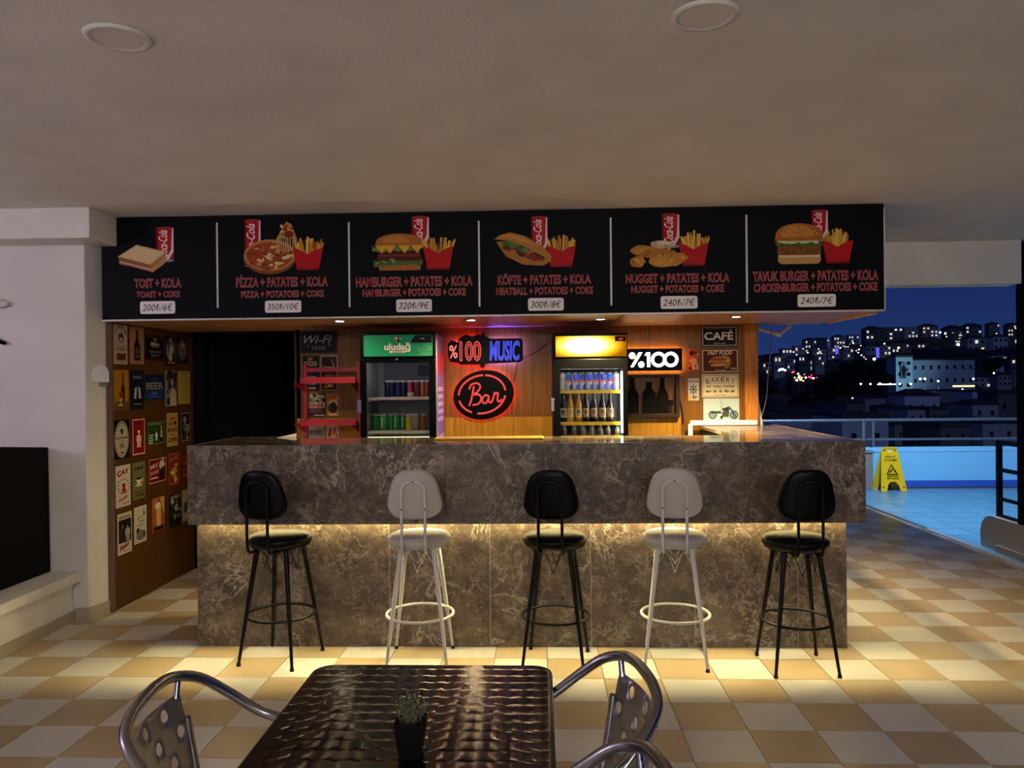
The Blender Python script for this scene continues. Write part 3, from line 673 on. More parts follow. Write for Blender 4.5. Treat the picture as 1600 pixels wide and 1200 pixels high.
def d9(P, w, h, g): splat(P, w, h, g, ['#241c1c', '#1a1415', '#3a2c2c'], 14, .1, .9, .35, .95, .2); P.poly([(w * .35, h * .03), (w * .95, h * .03), (w * .9, h * .4), (w * .6, h * .56), (w * .4, h * .4)], '#b9b0a6'); P.ell(w * .55, h * .68, w * .15, h * .09, '#a59a90'); P.rect(w * .05, h * .05, w * .3, h * .25, '#2c2020')
def d10(P, w, h, g):
    for i in range(13): P.rect(w * .14, h * (.1 + i * .063), w * (.86 - .2 * g.random()), h * (.115 + i * .063), '#8d7526')
    P.rect(w * .12, h * .91, w * .8, h * .94, '#7a5f22')
def d11(P, w, h, g):
    P.ell(w * .5, h * .5, w * .47, h * .47, '#b3aa94', 28); P.ring(w * .5, h * .5, w * .42, h * .42, w * .02, '#6d6552', 28); P.ring(w * .5, h * .5, w * .45, h * .45, w * .015, '#40392c', 28)
    P.poly([(w * .40, h * .76), (w * .60, h * .76), (w * .57, h * .66), (w * .5, h * .62), (w * .45, h * .66)], '#171310'); T_(P, 'GUINNESS', w, .5, h * .51, h * .055, '#1c1712', .82, bold=.02); T_(P, 'DUBLIN', w, .5, h * .45, h * .025, '#4c4434', .4); P.rect(w * .34, h * .28, w * .66, h * .40, '#8d8470'); P.ell(w * .5, h * .16, w * .09, h * .03, '#7c3a20')
def d12(P, w, h, g): P.frame(w * .05, w * .05, w * .95, h - w * .05, w * .035, '#d8cdbf'); T_(P, 'PIZZA', w, .5, h * .84, h * .05, '#4a0d10', .5); figure(P, w * .5, h * .22, h * .4, '#d3c3b4', w * .38, '#c49c80'); P.rrect(w * .42, h * .6, w * .58, h * .67, w * .03, '#e0d6ca')
def d13(P, w, h, g):
    P.frame(w * .03, w * .03, w * .97, h - w * .03, w * .012, '#8fa37c'); T_(P, 'COFFEE SHOP', w, .45, h * .84, h * .08, '#a9b795', .74)
    figure(P, w * .8, h * .12, h * .68, '#17220f', w * .24, '#c6b98d'); P.poly([(w * .74, h * .3), (w * .86, h * .3), (w * .84, h * .66), (w * .76, h * .66)], '#c9b45c'); figure(P, w * .5, h * .18, h * .4, '#dfe0cf', w * .12, '#9c8c6c'); P.poly([(w * .1, h * .74), (w * .22, h * .64), (w * .16, h * .8)], '#8f3a24')
    for i in range(4): P.rect(w * .06, h * (.1 + i * .1), w * (.28 + .05 * (i % 2)), h * (.145 + i * .1), '#c8cfb8')
def d14(P, w, h, g):
    for s, y, hh, wf in (('GOOD', .80, .07, .5), ('DAY ♥', .63, .09, .7), ('BEGINS', .44, .10, .84), ('WITH', .31, .06, .36), ('COFFEE', .13, .12, .86)): T_(P, s, w, .5, h * y, h * hh, '#38180d', wf, bold=.03)
def d15(P, w, h, g): P.frame(w * .05, w * .05, w * .95, h - w * .05, w * .035, '#b0a69b'); P.ell(w * .42, h * .74, w * .16, h * .1, '#9b8f86'); splat(P, w, h, g, ['#a59a8c', '#5a4740', '#857a6e'], 14, .25, .8, .15, .62, .15)
def d16(P, w, h, g):
    T_(P, 'ÇAY', w, .5, h * .78, h * .11, '#8e1118', .84, bold=.05, rot=.1)
    for i in range(14): a = i * .45 + .2; P.ell(w * .5 + w * .38 * cos(a), h * .5 + h * .17 * sin(a), w * .03, h * .022, '#1d1a17', 8, a)
    P.poly([(w * .36, h * .56), (w * .64, h * .56), (w * .58, h * .47), (w * .66, h * .36), (w * .34, h * .36), (w * .42, h * .47)], '#9e1a1a'); P.rect(w * .28, h * .33, w * .72, h * .35, '#6a1512'); T_(P, 'sıcak', w, .46, h * .18, h * .07, '#8e1118', .66, shear=.3, bold=.03, rot=.2); T_(P, 'ÇAYLAR', w, .62, h * .07, h * .04, '#1d1a17', .5, bold=.02)
def d17(P, w, h, g): T_(P, 'Hot', w, .5, h * .8, h * .1, '#15150e', .74, shear=.3, bold=.04, rot=.1); P.poly([(w * .28, h * .56), (w * .70, h * .56), (w * .62, h * .40), (w * .38, h * .40)], '#cdc8b4'); P.ell(w * .49, h * .56, w * .21, h * .035, '#2c1a10'); P.ell(w * .47, h * .38, w * .30, h * .03, '#bdb8a4'); P.ring(w * .75, h * .5, w * .09, h * .05, w * .03, '#cdc8b4'); T_(P, 'cappuccino', w, .5, h * .19, h * .05, '#1f2012', .8, shear=.3); T_(P, 'KAHVE', w, .55, h * .08, h * .06, '#15150e', .7, shear=.3, bold=.03)
def d18(P, w, h, g): P.frame(w * .03, w * .03, w * .97, h - w * .03, w * .015, '#c9b9a6'); T_(P, 'MILK', w, .32, h * .62, h * .15, '#c7b29b', .44, bold=.03, rot=.12); T_(P, 'SHAKES', w, .32, h * .38, h * .14, '#d3917c', .46, bold=.03, rot=.12); P.rect(w * .1, h * .2, w * .5, h * .26, '#c9a98c'); P.poly([(w * .62, h * .1), (w * .84, h * .1), (w * .9, h * .6), (w * .6, h * .6)], '#2a120d'); splat(P, w, h, g, ['#cfc2ae', '#b8aa96'], 8, .6, .9, .6, .86, .1)
def d19(P, w, h, g): P.frame(w * .06, w * .05, w * .94, h - w * .05, w * .03, '#a9793e'); P.poly([(w * .12, h * .72), (w * .88, h * .8), (w * .88, h * .9), (w * .12, h * .84)], '#a0522c'); splat(P, w, h, g, ['#c79a45', '#b3842f', '#d3b060'], 12, .3, .75, .16, .66, .16)
def d20(P, w, h, g):
    for i in range(4): P.rect(w * .12, h * (.18 + i * .19), w * .88, h * (.26 + i * .19), '#7c3315' if i % 2 else '#9b4a1e')
def d21(P, w, h, g): T_(P, 'KIZLAR', w, .5, h * .87, h * .06, '#1b1a18', .76, bold=.03); P.rect(w * .06, h * .28, w * .94, h * .84, '#151413'); figure(P, w * .32, h * .3, h * .42, '#2d2b29', w * .4, '#7d776e'); figure(P, w * .68, h * .3, h * .38, '#a39c90', w * .38, '#8f887d'); T_(P, 'Rakı', w, .45, h * .14, h * .11, '#8e1a18', .7, shear=.3, bold=.04, rot=.25); T_(P, 'BALIK', w, .62, h * .05, h * .04, '#1b1a18', .5)
def d22(P, w, h, g):
    for s, x, y, wf in (('BEST', .45, .66, .4), ('FRIEND', .62, .56, .5), ('COFFEE', .45, .46, .5)): T_(P, s, w, x, h * y, h * .06, '#3a3833', wf)
    bottle(P, w * .78, h * .72, h * .96, w * .1, '#26241f')
    for i in range(5): P.line([(w * .15, h * (.36 - i * .05)), (w * .5, h * (.33 - i * .06)), (w * .86, h * (.28 - i * .03))], w * .05, '#1d1b18')
    P.blob(w * .25, h * .36, w * .14, h * .06, '#23211d', 10, .3, g)
def d23(P, w, h, g): P.poly([(.002, h * .55), (w * .5, h * .99), (.002, h * .99)], '#b06a45'); P.poly([(w - .002, h * .4), (w - .002, h * .99), (w * .6, h * .99)], '#c79c4a'); P.poly([(w * .34, h * .12), (w * .66, h * .12), (w * .72, h * .74), (w * .3, h * .74)], '#c8a653'); P.ell(w * .45, h * .76, w * .24, h * .1, '#d8ccb0'); P.rect(w * .08, h * .03, w * .92, h * .16, '#2c1812')
def d24(P, w, h, g): T_(P, 'WHISKY', w, .5, h * .86, h * .09, '#a7a192', .9, bold=.02); splat(P, w, h, g, ['#0d0d0c', '#77726a', '#3b3834', '#a19a8c'], 26, .1, .9, .12, .8, .14)
def d25(P, w, h, g): P.frame(w * .05, w * .05, w * .95, h - w * .05, w * .03, '#5c4a30'); P.poly([(w * .15, h * .28), (w * .8, h * .34), (w * .7, h * .66), (w * .2, h * .6)], '#3a2b1c')
XP = -3.0
LEFT = [((177, 507, 198, 569), '#b9aa9a', d1, 'cream tin plate with a red seal and whiskey lettering, top row', 0), ((202, 511, 224, 569), '#a77850', d2, 'tan plate with a dark beer bottle, top row', 0),
        ((226, 525, 256, 563), '#0d0d0c', d3, 'wide black plate with pale draft beer lettering, top row', 0), ((258, 526, 272, 571), '#15120f', d4, 'black plate with a pale oval picture, top row', 0), ((276, 527, 292, 568), '#14110f', d5, 'black plate with a grey oval brewery seal, top row', 0),
        ((177, 578, 200, 641), '#a87a1d', d6, 'mustard yellow plate with a tall bottle and a stemmed glass', 0), ((203, 579, 224, 640), '#141d2e', d7, 'navy plate with two crossed pale beer bottles', 0), ((226, 586, 255, 624), '#122142', d8, 'wide blue plate reading BEER', 0),
        ((258, 579, 275, 635), '#8d857d', d9, 'black and white portrait plate beside a plain yellow plate', 0), ((278, 580, 296, 631), '#b59c4a', d10, 'plain yellow plate with thin lines of text', 0),
        ((177, 656, 201, 717), '#0c0b0a', d11, 'black plate with a big cream oval stout label', 0), ((205, 653, 226, 712), '#8c111c', d12, 'bright red plate with a small white standing figure', .012), ((229, 658, 256, 695), '#28451b', d13, 'green plate with two drawn figures', 0),
        ((260, 645, 277, 697), '#b08d4e', d14, 'sand plate saying a good day begins with coffee', 0), ((281, 643, 297, 691), '#1c1210', d15, 'dark brown portrait plate with a pale rounded border', .012),
        ((180, 727, 203, 792), '#c4bdae', d16, 'white plate with red ÇAY lettering and a tea glass', .008), ((206, 722, 226, 780), '#6d6b3e', d17, 'olive plate with a coffee cup on a saucer', 0), ((231, 715, 259, 755), '#6d0f15', d18, 'wide dark red milkshake plate with a pale border', .012),
        ((262, 707, 279, 758), '#7d2414', d19, 'narrow red plate with yellow fruit shapes', .008), ((282, 702, 297, 754), '#6b2210', d20, 'rust red striped plate half hidden by the counter corner', .008),
        ((183, 801, 205, 865), '#beb6a9', d21, 'white bordered plate with a dark photo of two people, lowest at left', .012), ((209, 791, 228, 848), '#beb7a8', d22, 'white plate with a hand drawing, bottom row', .012), ((237, 777, 256, 830), '#a3522e', d23, 'orange plate with a beer glass, bottom row', .014),
        ((264, 771, 282, 823), '#24221f', d24, 'black and grey speckled plate headed WHISKY, bottom row', 0), ((284, 765, 297, 814), '#9c9074', d25, 'cream plate touching the counter corner, bottom row', .01)]
for i, (b, bgc, fn, lab, r) in enumerate(LEFT):
    ym = (b[1] + b[3]) / 2; y0 = on_x(b[0], ym, XP).y; y1 = on_x(b[2], ym, XP).y
    cx = (b[0] + b[2]) / 2; z1 = on_x(cx, b[1], XP).z; z0 = on_x(cx, b[3], XP).z
    plate('tin_plate', lab, 'tin plate', M_LEFT, (XP + .001, y0, z0), y1 - y0, z1 - z0, bgc, fn, 'tin plates on the wooden partition', r=r, seed=i)

# back wall plates
def e1(P, w, h, g): T_(P, 'Wi-Fi', w, .48, h * .45, h * .36, '#8d8d86', .78, shear=.35, bold=.01); T_(P, 'FREE', w, .5, h * .14, h * .18, '#6f6f69', .38); P.text('★', w * .2, h * .28, h * .1, '#6f6f69'); P.text('★', w * .8, h * .32, h * .1, '#6f6f69'); P.frame(w * .02, w * .02, w * .98, h - w * .02, w * .008, '#2c2c2a')
def e2(P, w, h, g): T_(P, 'TACOS', w, .5, h * .72, h * .12, '#9a9878', .76, bold=.03); splat(P, w, h, g, ['#7a3a2a', '#a0763c', '#4d6130'], 9, .2, .8, .86, .95, .12); T_(P, 'BURGERS', w, .5, h * .36, h * .06, '#c9c5ba', .74); T_(P, 'SALADS', w, .5, h * .18, h * .06, '#c9c5ba', .66); T_(P, 'CAKES', w, .5, h * .05, h * .06, '#c9c5ba', .6)
def e3(P, w, h, g):
    P.frame(w * .02, w * .02, w * .98, h - w * .02, w * .035, '#c2b7a8'); P.poly([(w * .12, h * .9), (w * .5, h * .93), (w * .78, h * .7), (w * .2, h * .68)], '#22150d'); P.line([(w * .15, h * .68), (w * .78, h * .66), (w * .62, h * .88)], w * .03, '#b39a80')
    P.poly([(w * .16, h * .08), (w * .72, h * .12), (w * .5, h * .2)], '#d39a3a'); P.ell(w * .5, h * .42, w * .32, h * .04, '#7c4a24'); splat(P, w, h, g, ['#c28a4a', '#8d2f1c'], 6, .25, .7, .12, .2, .08)
def e4(P, w, h, g): splat(P, w, h, g, ['#8d9476', '#a59c7a', '#5c6648', '#b5a684'], 22, .05, .95, .66, .97, .14); P.rect(.002, h * .38, w - .002, h * .64, '#b9a79b'); T_(P, 'DINER', w, .52, h * .41, h * .18, '#8d1a22', .9, bold=.04); P.rect(w * .1, h * .2, w * .9, h * .22, '#8a7466'); T_(P, 'OPEN LATE', w, .5, h * .26, h * .06, '#a08c80', .6); P.rect(w * .4, h * .04, w * .97, h * .08, '#c9bdb4')
def e5(P, w, h, g): P.rect(w * .2, h * .84, w * .8, h * .95, '#5d1712'); T_(P, 'MEXICAN', w, .5, h * .865, h * .06, '#d8a03c', .5); P.poly([(w * .05, h * .5), (w * .95, h * .5), (w * .8, h * .72), (w * .2, h * .72)], '#d0a75c'); P.ell(w * .5, h * .38, w * .4, h * .24, '#3b2a20'); figure(P, w * .58, h * .14, h * .62, '#1d1512', w * .34, '#c6b08c'); P.rect(w * .2, h * .04, w * .85, h * .09, '#c9bfae')
def e6(P, w, h, g): T_(P, 'DRINKS', w, .5, h * .52, h * .22, '#22201c', .86, bold=.03); P.rect(w * .05, h * .45, w * .95, h * .48, '#4a4538'); T_(P, 'SNACKS', w, .5, h * .08, h * .24, '#22201c', .88, bold=.03)
def e7(P, w, h, g):
    P.poly([(w * .1, h * .4), (w * .3, h * .9), (w * .5, h * .5), (w * .7, h * .95), (w * .92, h * .4)], '#b3241c'); P.poly([(w * .3, h * .4), (w * .45, h * .7), (w * .55, h * .45), (w * .7, h * .75), (w * .8, h * .4)], '#d8a13c')
    splat(P, w, h, g, ['#d6cfc0', '#1c1614', '#7d1b16'], 14, .1, .9, .05, .45, .12)
def e8(P, w, h, g):
    P.frame(w * .03, w * .03, w * .97, h - w * .03, w * .014, '#cfccc2'); T_(P, 'SWEET DESSERTS AND DRINKS', w, .5, h * .84, h * .045, '#9d9a90', .74); T_(P, 'CAFÉ', w, .48, h * .34, h * .36, '#d8d5cb', .80, bold=.02); P.ell(w * .3, h * .2, .001, .001, '#000000'); T_(P, 'SINCE 1980', w, .5, h * .12, h * .07, '#b5b2a6', .3)
def e9(P, w, h, g):
    P.frame(w * .01, w * .01, w * .99, h - w * .01, w * .02, '#d8c7a8'); T_(P, 'FAST FOOD', w, .5, h * .78, h * .16, '#e0d2b8', .68, bold=.02, shear=.2)
    for i in range(12):
        a = -1.5 + i * .28; P.poly([(w * .62 + w * .12 * cos(a), h * .46 + h * .2 * sin(a)), (w * .62 + w * .12 * cos(a + .24), h * .46 + h * .2 * sin(a + .24)), (w * .62 + w * .22 * cos(a + .12), h * .46 + h * .37 * sin(a + .12))], '#d1a23c')
    P.ell(w * .48, h * .5, w * .28, h * .2, '#c99b55', 24, .05); P.ell(w * .46, h * .56, w * .25, h * .1, '#8a4a22', 20, .05); P.ell(w * .45, h * .43, w * .31, h * .07, '#6b2a1a', 20, .05); P.line([(w * (.2 + .06 * i), h * (.46 + (.04 if i % 2 else -.02))) for i in range(10)], w * .018, '#e3bd5c'); P.ell(w * .46, h * .33, w * .24, h * .07, '#b88744', 20, .05)
    T_(P, 'HOT DOG', w, .5, h * .06, h * .06, '#d8c7a8', .28); P.rect(w * .8, h * .12, w * .94, h * .15, '#b9a284'); P.rect(w * .8, h * .17, w * .92, h * .2, '#b9a284')
def e10(P, w, h, g):
    P.frame(w * .03, w * .03, w * .97, h - w * .03, w * .01, '#4a4030'); v = 'BAKERY'
    for i, c in enumerate(v): u = (i - 2.5) / 2.5; P.text(c, w * (.5 + .33 * u), h * (.66 - .08 * u * u), h * .22, '#39302a', w=w * .10, rot=-u * .22)
    P.line([(w * (.2 + .06 * i), h * (.56 + .04 * sin(pi * i / 10))) for i in range(11)], h * .012, '#6a5c48'); T_(P, 'PIES · CAKES · COOKIES', w, .5, h * .43, h * .075, '#39302a', .76, bold=.03); T_(P, 'SINCE 1980', w, .5, h * .37, h * .035, '#6a5c48', .14)
    for i, (a, b) in enumerate(((.18, .08), (.35, .055), (.5, .045), (.67, .075), (.83, .05))): P.blob(w * a, h * .27, w * b, h * .06, '#4a4036', 10, .2, g); P.blob(w * a, h * .29, w * b * .6, h * .03, '#b5ab90', 8, .2, g)
    T_(P, 'FRESH BREAD', w, .5, h * .07, h * .05, '#6a5c48', .3)
def e11(P, w, h, g):
    for x, s in ((.26, 1), (.85, 1)):
        P.ring(w * x, h * .27, w * .115, w * .115, w * .035, '#2a4a54', 22); P.ring(w * x, h * .27, w * .06, w * .06, w * .02, '#3e6068', 16)
        for i in range(8): P.line([(w * x, h * .27), (w * x + w * .09 * cos(i * pi / 4), h * .27 + w * .09 * sin(i * pi / 4))], w * .006, '#33555d')
    P.poly([(w * .2, h * .42), (w * .48, h * .44), (w * .5, h * .34), (w * .22, h * .34)], '#24424c'); P.poly([(w * .52, h * .2), (w * .7, h * .2), (w * .72, h * .42), (w * .6, h * .5), (w * .52, h * .38)], '#3b4038'); P.blob(w * .62, h * .52, w * .1, h * .07, '#1f2c2c', 12, .2, g); P.line([(w * .7, h * .6), (w * .78, h * .5), (w * .85, h * .27)], w * .03, '#2a3a3a'); P.line([(w * .64, h * .6), (w * .74, h * .62)], w * .02, '#1f2c2c'); P.rect(w * .47, h * .12, w * .53, h * .22, '#12181a')
    for i, s in enumerate('RIDE'): P.text(s, w * .5, h * (.88 - i * .1), h * .06, '#5f7178', w=w * .04)
def e12(P, w, h, g): splat(P, w, h, g, ['#2a1714', '#c7a283', '#6b241a', '#d8bf9f'], 16, .15, .9, .08, .95, .2); P.ell(w * .55, h * .42, w * .26, h * .16, '#c99a6a'); P.ell(w * .3, h * .82, w * .16, h * .1, '#1c1210')
def e13(P, w, h, g):
    T_(P, 'CAPTAIN', w, .5, h * .82, h * .08, '#26242a', .86, bold=.03); P.ring(w * .5, h * .5, w * .27, h * .17, w * .06, '#22242c')
    for i in range(4): a = i * pi / 4; P.line([(w * .5 - w * .4 * cos(a), h * .5 - h * .24 * sin(a)), (w * .5 + w * .4 * cos(a), h * .5 + h * .24 * sin(a))], w * .05, '#22242c')
    P.rect(w * .02, h * .02, w * .3, h * .24, '#c9a24c'); T_(P, 'Bar', w, .64, h * .1, h * .13, '#26242a', .5, shear=.3, bold=.03)
BACKP = [((470, 517, 526, 552), '#101010', e1, 'black chalkboard style plate reading Wi-Fi FREE', 'sign'), ((473, 556, 498, 611), '#17110c', e2, 'dark menu plate left of the brown one, behind the red rack', 'poster'), ((501, 555, 528, 611), '#3b2013', e3, 'brown plate with a cream border behind the red rack', 'poster'),
         ((480, 616, 508, 651), '#3a211c', e4, 'plate reading DINER behind the red rack', 'poster'), ((511, 616, 529, 650), '#a8651c', e5, 'orange plate with a dark figure in an oval', 'poster'), ((480, 664, 507, 694), '#b3ae9c', e6, 'cream plate with black lettering, low behind the red rack', 'poster'), ((511, 664, 530, 694), '#c9b9a2', e7, 'red and cream flame picture, low behind the red rack', 'poster'),
         ((1096, 509, 1152, 542), '#121312', e8, 'black plate reading CAFÉ, top of the stack of four', 'sign'), ((1097, 546, 1153, 582), '#4a1c12', e9, 'maroon FAST FOOD plate with a hot dog', 'sign'), ((1097, 584, 1154, 621), '#c3ba9c', e10, 'cream plate reading BAKERY', 'sign'), ((1099, 622, 1155, 658), '#9fb0b6', e11, 'pale blue plate with a motorcycle, lowest of the four', 'sign'),
         ((1075, 545, 1092, 580), '#b04a26', e12, 'narrow red picture plate right of the lit white sign', 'poster'), ((1075, 591, 1092, 626), '#b5b1ab', e13, 'narrow white plate with a ship wheel', 'poster')]
for i, (b, bgc, fn, lab, cat) in enumerate(BACKP):
    a = on_y(b[0], b[3], YB - .004); c = on_y(b[2], b[1], YB - .004)
    plate('wall_plate' if cat == 'poster' else 'tin_sign', lab, cat, M_BACK, (a.x, YB - (.018 if c.z < 1.32 else .001), a.z), c.x - a.x, c.z - a.z, bgc, fn, 'plates on the back wall', seed=40 + i)

# ------------------------------------------------------------------ refrigerators
CABI_IN = mat('fridge_liner', '#b9bab4', .5)
def fridge(name, label, x0, x1, yf, yb, ztop, zh0, zh1, zw0, zw1, xw0, xw1, header_mat, liner, side_mat):
    """zh: header panel, zw / xw: glazed opening"""
    cx = (x0 + x1) / 2; t = thing(name, label, 'refrigerator', (cx, (yf + yb) / 2, 0))
    inv = Matrix.Translation((-cx, -(yf + yb) / 2, 0))
    def p(n, mb, M, par=None, **kw):
        o = obj(n, mb, M, None, **kw); o.parent = par or t
        if par is None: o.matrix_parent_inverse = inv
        return o
    e = .03
    p('cabinet', MB().box(x0, x0 + e, yf + .045, yb, .08, ztop).box(x1 - e, x1, yf + .045, yb, .08, ztop).box(x0 + e, x1 - e, yb - .03, yb, .08, ztop)
      .box(x0 + e, x1 - e, yf + .045, yb - .03, ztop - .02, ztop).box(x0 + e, x1 - e, yf + .045, yb - .03, .08, .2).box(x0 + e, x1 - e, yf + .045, yb - .03, zw1 + .02, zw1 + .05), side_mat, bevel=.004)
    p('liner', MB().box(x0 + e, x0 + e + .008, yf + .05, yb - .03, .2, zw1 + .02).box(x1 - e - .008, x1 - e, yf + .05, yb - .03, .2, zw1 + .02).box(x0 + e + .008, x1 - e - .008, yb - .04, yb - .03, .2, zw1 + .02), liner)
    p('door_frame', MB().box(x0, xw0, yf, yf + .04, .1, zh0 - .012).box(xw1, x1, yf, yf + .04, .1, zh0 - .012).box(xw0, xw1, yf, yf + .04, zw1, zh0 - .012).box(xw0, xw1, yf, yf + .04, .1, zw0 - .5), BLACK, bevel=.004)
    p('door_glass', MB().box(xw0, xw1, yf + .014, yf + .018, zw0 - .5, zw1), GLASS)
    p('header_box', MB().box(x0, x1, yf + .004, yf + .045, zh0 - .010, ztop), BLACK, bevel=.006)
    p('plinth', MB().box(x0 + .02, x1 - .02, yf + .06, yb - .02, 0, .08), BLACK)
    return t, p
Z = lambda px, py, Y: on_y(px, py, Y)
# left, green header
YF = 5.74; a = Z(562, 519, YF); b = Z(681, 690, YF); h0 = Z(568, 524, YF); h1 = Z(676, 556, YF); w0 = Z(571, 567, YF); w1 = Z(671, 684, YF)
gf, gp = fridge('display_fridge', 'black drinks fridge with a green header panel and cans inside', a.x, b.x, YF, 6.26, a.z, h1.z - .005, h0.z, w1.z, w0.z, w0.x, w1.x, None, CABI_IN, BLACK)
GREEN = mat('green_header', '#0e8a5c', .35, 0, (.0, .30, .16), .16)  # unlit panel; a faint glow is put into its colour
P = Pr(z0=.003); hw, hh = h1.x - h0.x, h0.z - h1.z
P.rrect(0, 0, hw, hh, .012, '#118a5d'); P.poly([(hw * .78, .003), (hw * .99, .003), (hw * .99, hh * .58), (hw * .76, hh * .58)], '#2f7a5a'); P.poly([(hw * .68, hh * .66), (hw * .75, hh * .985), (hw * .99, hh * .985), (hw * .99, hh * .62), (hw * .75, hh * .62)], '#0a0d0c'); P.line([(hw * .83, hh * .82), (hw * .88, hh * .82)], .006, '#aab0ac')
for q_ in range(14): P.blob(hw * random.uniform(.78, .97), hh * random.uniform(.08, .5), hw * .03, hh * .05, random.choice(['#3c8a68', '#28694c']), 8, .3)
P.text('uludağ', hw * .49, hh * .30, hh * .30, '#d9d6c6', w=hw * .38, bold=.035); P.rrect(hw * .37, hh * .155, hw * .61, hh * .255, hh * .045, '#d3cfbe'); P.text('GAZOZ', hw * .49, hh * .175, hh * .055, '#20201c', w=hw * .14, bold=.03)
for q_ in range(9): P.blob(hw * (.48 + random.uniform(-.05, .05)), hh * (.80 + random.uniform(-.10, .10)), hw * .022, hh * .05, random.choice(['#8d1d1a', '#b93a30', '#5c1411', '#cfc2b0']), 8, .3)
o = gp('header_panel', MB().box(h0.x + .003, h1.x - .003, YF + .001, YF + .004, h1.z + .003, h0.z - .003), GREEN)
gp('header_print', P, PRINT, matrix=at(M_BACK, (h0.x, YF + .003, h1.z)))
gp('door_handle', MB().box(a.x - .018, a.x + .012, YF - .03, YF + .0, 1.36, 1.46), STEEL, bevel=.006)
gp('lock', MB().lathe([(.009, 0), (.009, .006)], 10).lathe([(.001, .006), (.002, .008)], 8), STEEL, matrix=at(M_BACK, (Z(620, 561, YF).x, YF, Z(620, 561, YF).z)))
zs1 = Z(620, 622, YF).z; zs2 = Z(620, 675, YF).z
for z in (zs1, zs2):
    gp('shelf', MB().box(a.x + .04, b.x - .04, YF + .08, 6.21, z - .006, z), CABI_IN)
    gp('shelf_rail', MB().box(a.x + .045, b.x - .045, YF + .06, YF + .075, z - .016, z + .006), mat('rail_cream', '#d2cfbf', .4))
gp('light_tube', MB().box(w0.x + .005, w1.x - .005, YF + .045, YF + .055, w1.z - .008, w1.z + .006), emis('fridge_tube', (.9, .9, .55), 1.4))
gp('light_tube', MB().box(w0.x + .03, w1.x - .03, YF + .06, YF + .07, w0.z + .004, w0.z + .014), emis('fridge_top_fill', (.85, .85, 1.0), 7))  # top tube added to brighten the upper interior
q = MB()
for i in range(9): q.box(w0.x - .02, w0.x + .012, YF + .1, 6.15, w1.z + .03 + i * .034, w1.z + .036 + i * .034)
tag(gp('side_ribs', q, CABI_IN), kind='stuff')
q = MB().box(a.x + .09, b.x - .04, 6.18, 6.215, 1.60, 1.745); gp('fan_cover', q, mat('fan_grey', '#77777c', .6))
q = MB()
for i in range(8): q.box(-.98 + i * .016, -.968 + i * .016, 6.176, 6.181, 1.64, 1.72)
tag(gp('fan_grille', q, mat('fan_dark', '#3a3a3e', .7)), kind='stuff')
# poster on its right flank
side = MB().box(b.x, b.x + .004, YF + .05, 6.24, .3, a.z - .02); gp('side_print', side, mat('side_lilac', '#8f7fb0', .4))
P = Pr(z0=.0045); L_ = 6.24 - YF - .05; H_ = a.z - .32
P.rect(.004, .004, L_, H_, '#7b6ca3'); P.rect(0, 0, .02, H_, '#d8d2dc'); P.rect(.05, H_ * .82, L_ - .04, H_ * .92, '#b23a55')
for i in range(5): P.rect(.06, H_ * (.60 + i * .035), L_ - .08, H_ * (.62 + i * .035), '#cfc6dc')
P.text('MUSIC', L_ * .55, H_ * .5, .06, '#e3dcea', w=L_ * .7, bold=.02); P.line([(L_ * .6, H_ * .46), (L_ * .5, H_ * .38), (L_ * .58, H_ * .3)], .03, '#c04a8a'); bottle(P, L_ * .55, .3, .72, .12, '#3a1d16', '#b98a72')
gp('flank_poster', P, PRINT, matrix=at(M_LEFT, (b.x, YF + .05, .3)))
# right, yellow lit header
a2 = Z(863, 521, YF); b2 = Z(982, 690, YF); h02 = Z(868, 525.5, YF); h12 = Z(979, 556.5, YF); w02 = Z(875, 577, YF); w12 = Z(974, 684, YF)
yf, yp = fridge('display_fridge', 'black drinks fridge with a glowing yellow header and lit bottles inside', a2.x, b2.x, YF, 6.26, a2.z, h12.z - .005, h02.z, w12.z, w02.z, w02.x, w12.x, None, mat('fridge_liner_grey', '#85878a', .5), BLACK)
YH = mat('lit_yellow_header', '#000000', .6, **{'Specular IOR Level': 0}); h = N(YH)
tcn = h.n('TexCoord'); gm = h.n('Mapping'); h.l(tcn.outputs['Generated'], gm.inputs[0]); gm.inputs['Location'].default_value = (-.42, 0, -.40); gm.inputs['Scale'].default_value = (1, 0, .75)
ln = h.n('VectorMath', operation='LENGTH'); h.l(gm.outputs[0], ln.inputs[0])
h.l(h.ramp(ln.outputs['Value'], [(.24, (1, .90, .55)), (.36, (1, .72, .08)), (.46, (1, .50, .01)), (.60, (.70, .20, .0))]), h.b.inputs['Emission Color'])
mr = h.n('MapRange'); h.l(ln.outputs['Value'], mr.inputs[0]); mr.inputs[1].default_value = .20; mr.inputs[2].default_value = .56; mr.inputs[3].default_value = 2.6; mr.inputs[4].default_value = .6; h.l(mr.outputs[0], h.b.inputs['Emission Strength'])
yp('header_panel', MB().box(h02.x, h12.x, YF - .002, YF + .004, h12.z, h02.z), YH)
d = yp('thermostat', MB().box(h12.x - .085, h12.x - .004, YF - .008, YF - .002, h02.z - .042, h02.z - .004), BLACK, bevel=.003)
P = Pr(); P.text('-2.1', 0, 0, .016, '#ff2a3a'); o = obj('digits', P, emis('digit_red', (1, .05, .12), 2.5), None, matrix=at(M_BACK, (h12.x - .043, YF - .0085, h02.z - .032))); o.parent = d
yp('door_handle', MB().box(a2.x - .016, a2.x + .01, YF - .03, YF, 1.36, 1.46), STEEL, bevel=.006)
zt = [Z(920, y, YF).z for y in (611, 661, 682)]
YRAIL = mat('rail_yellow', '#e0c020', .4)
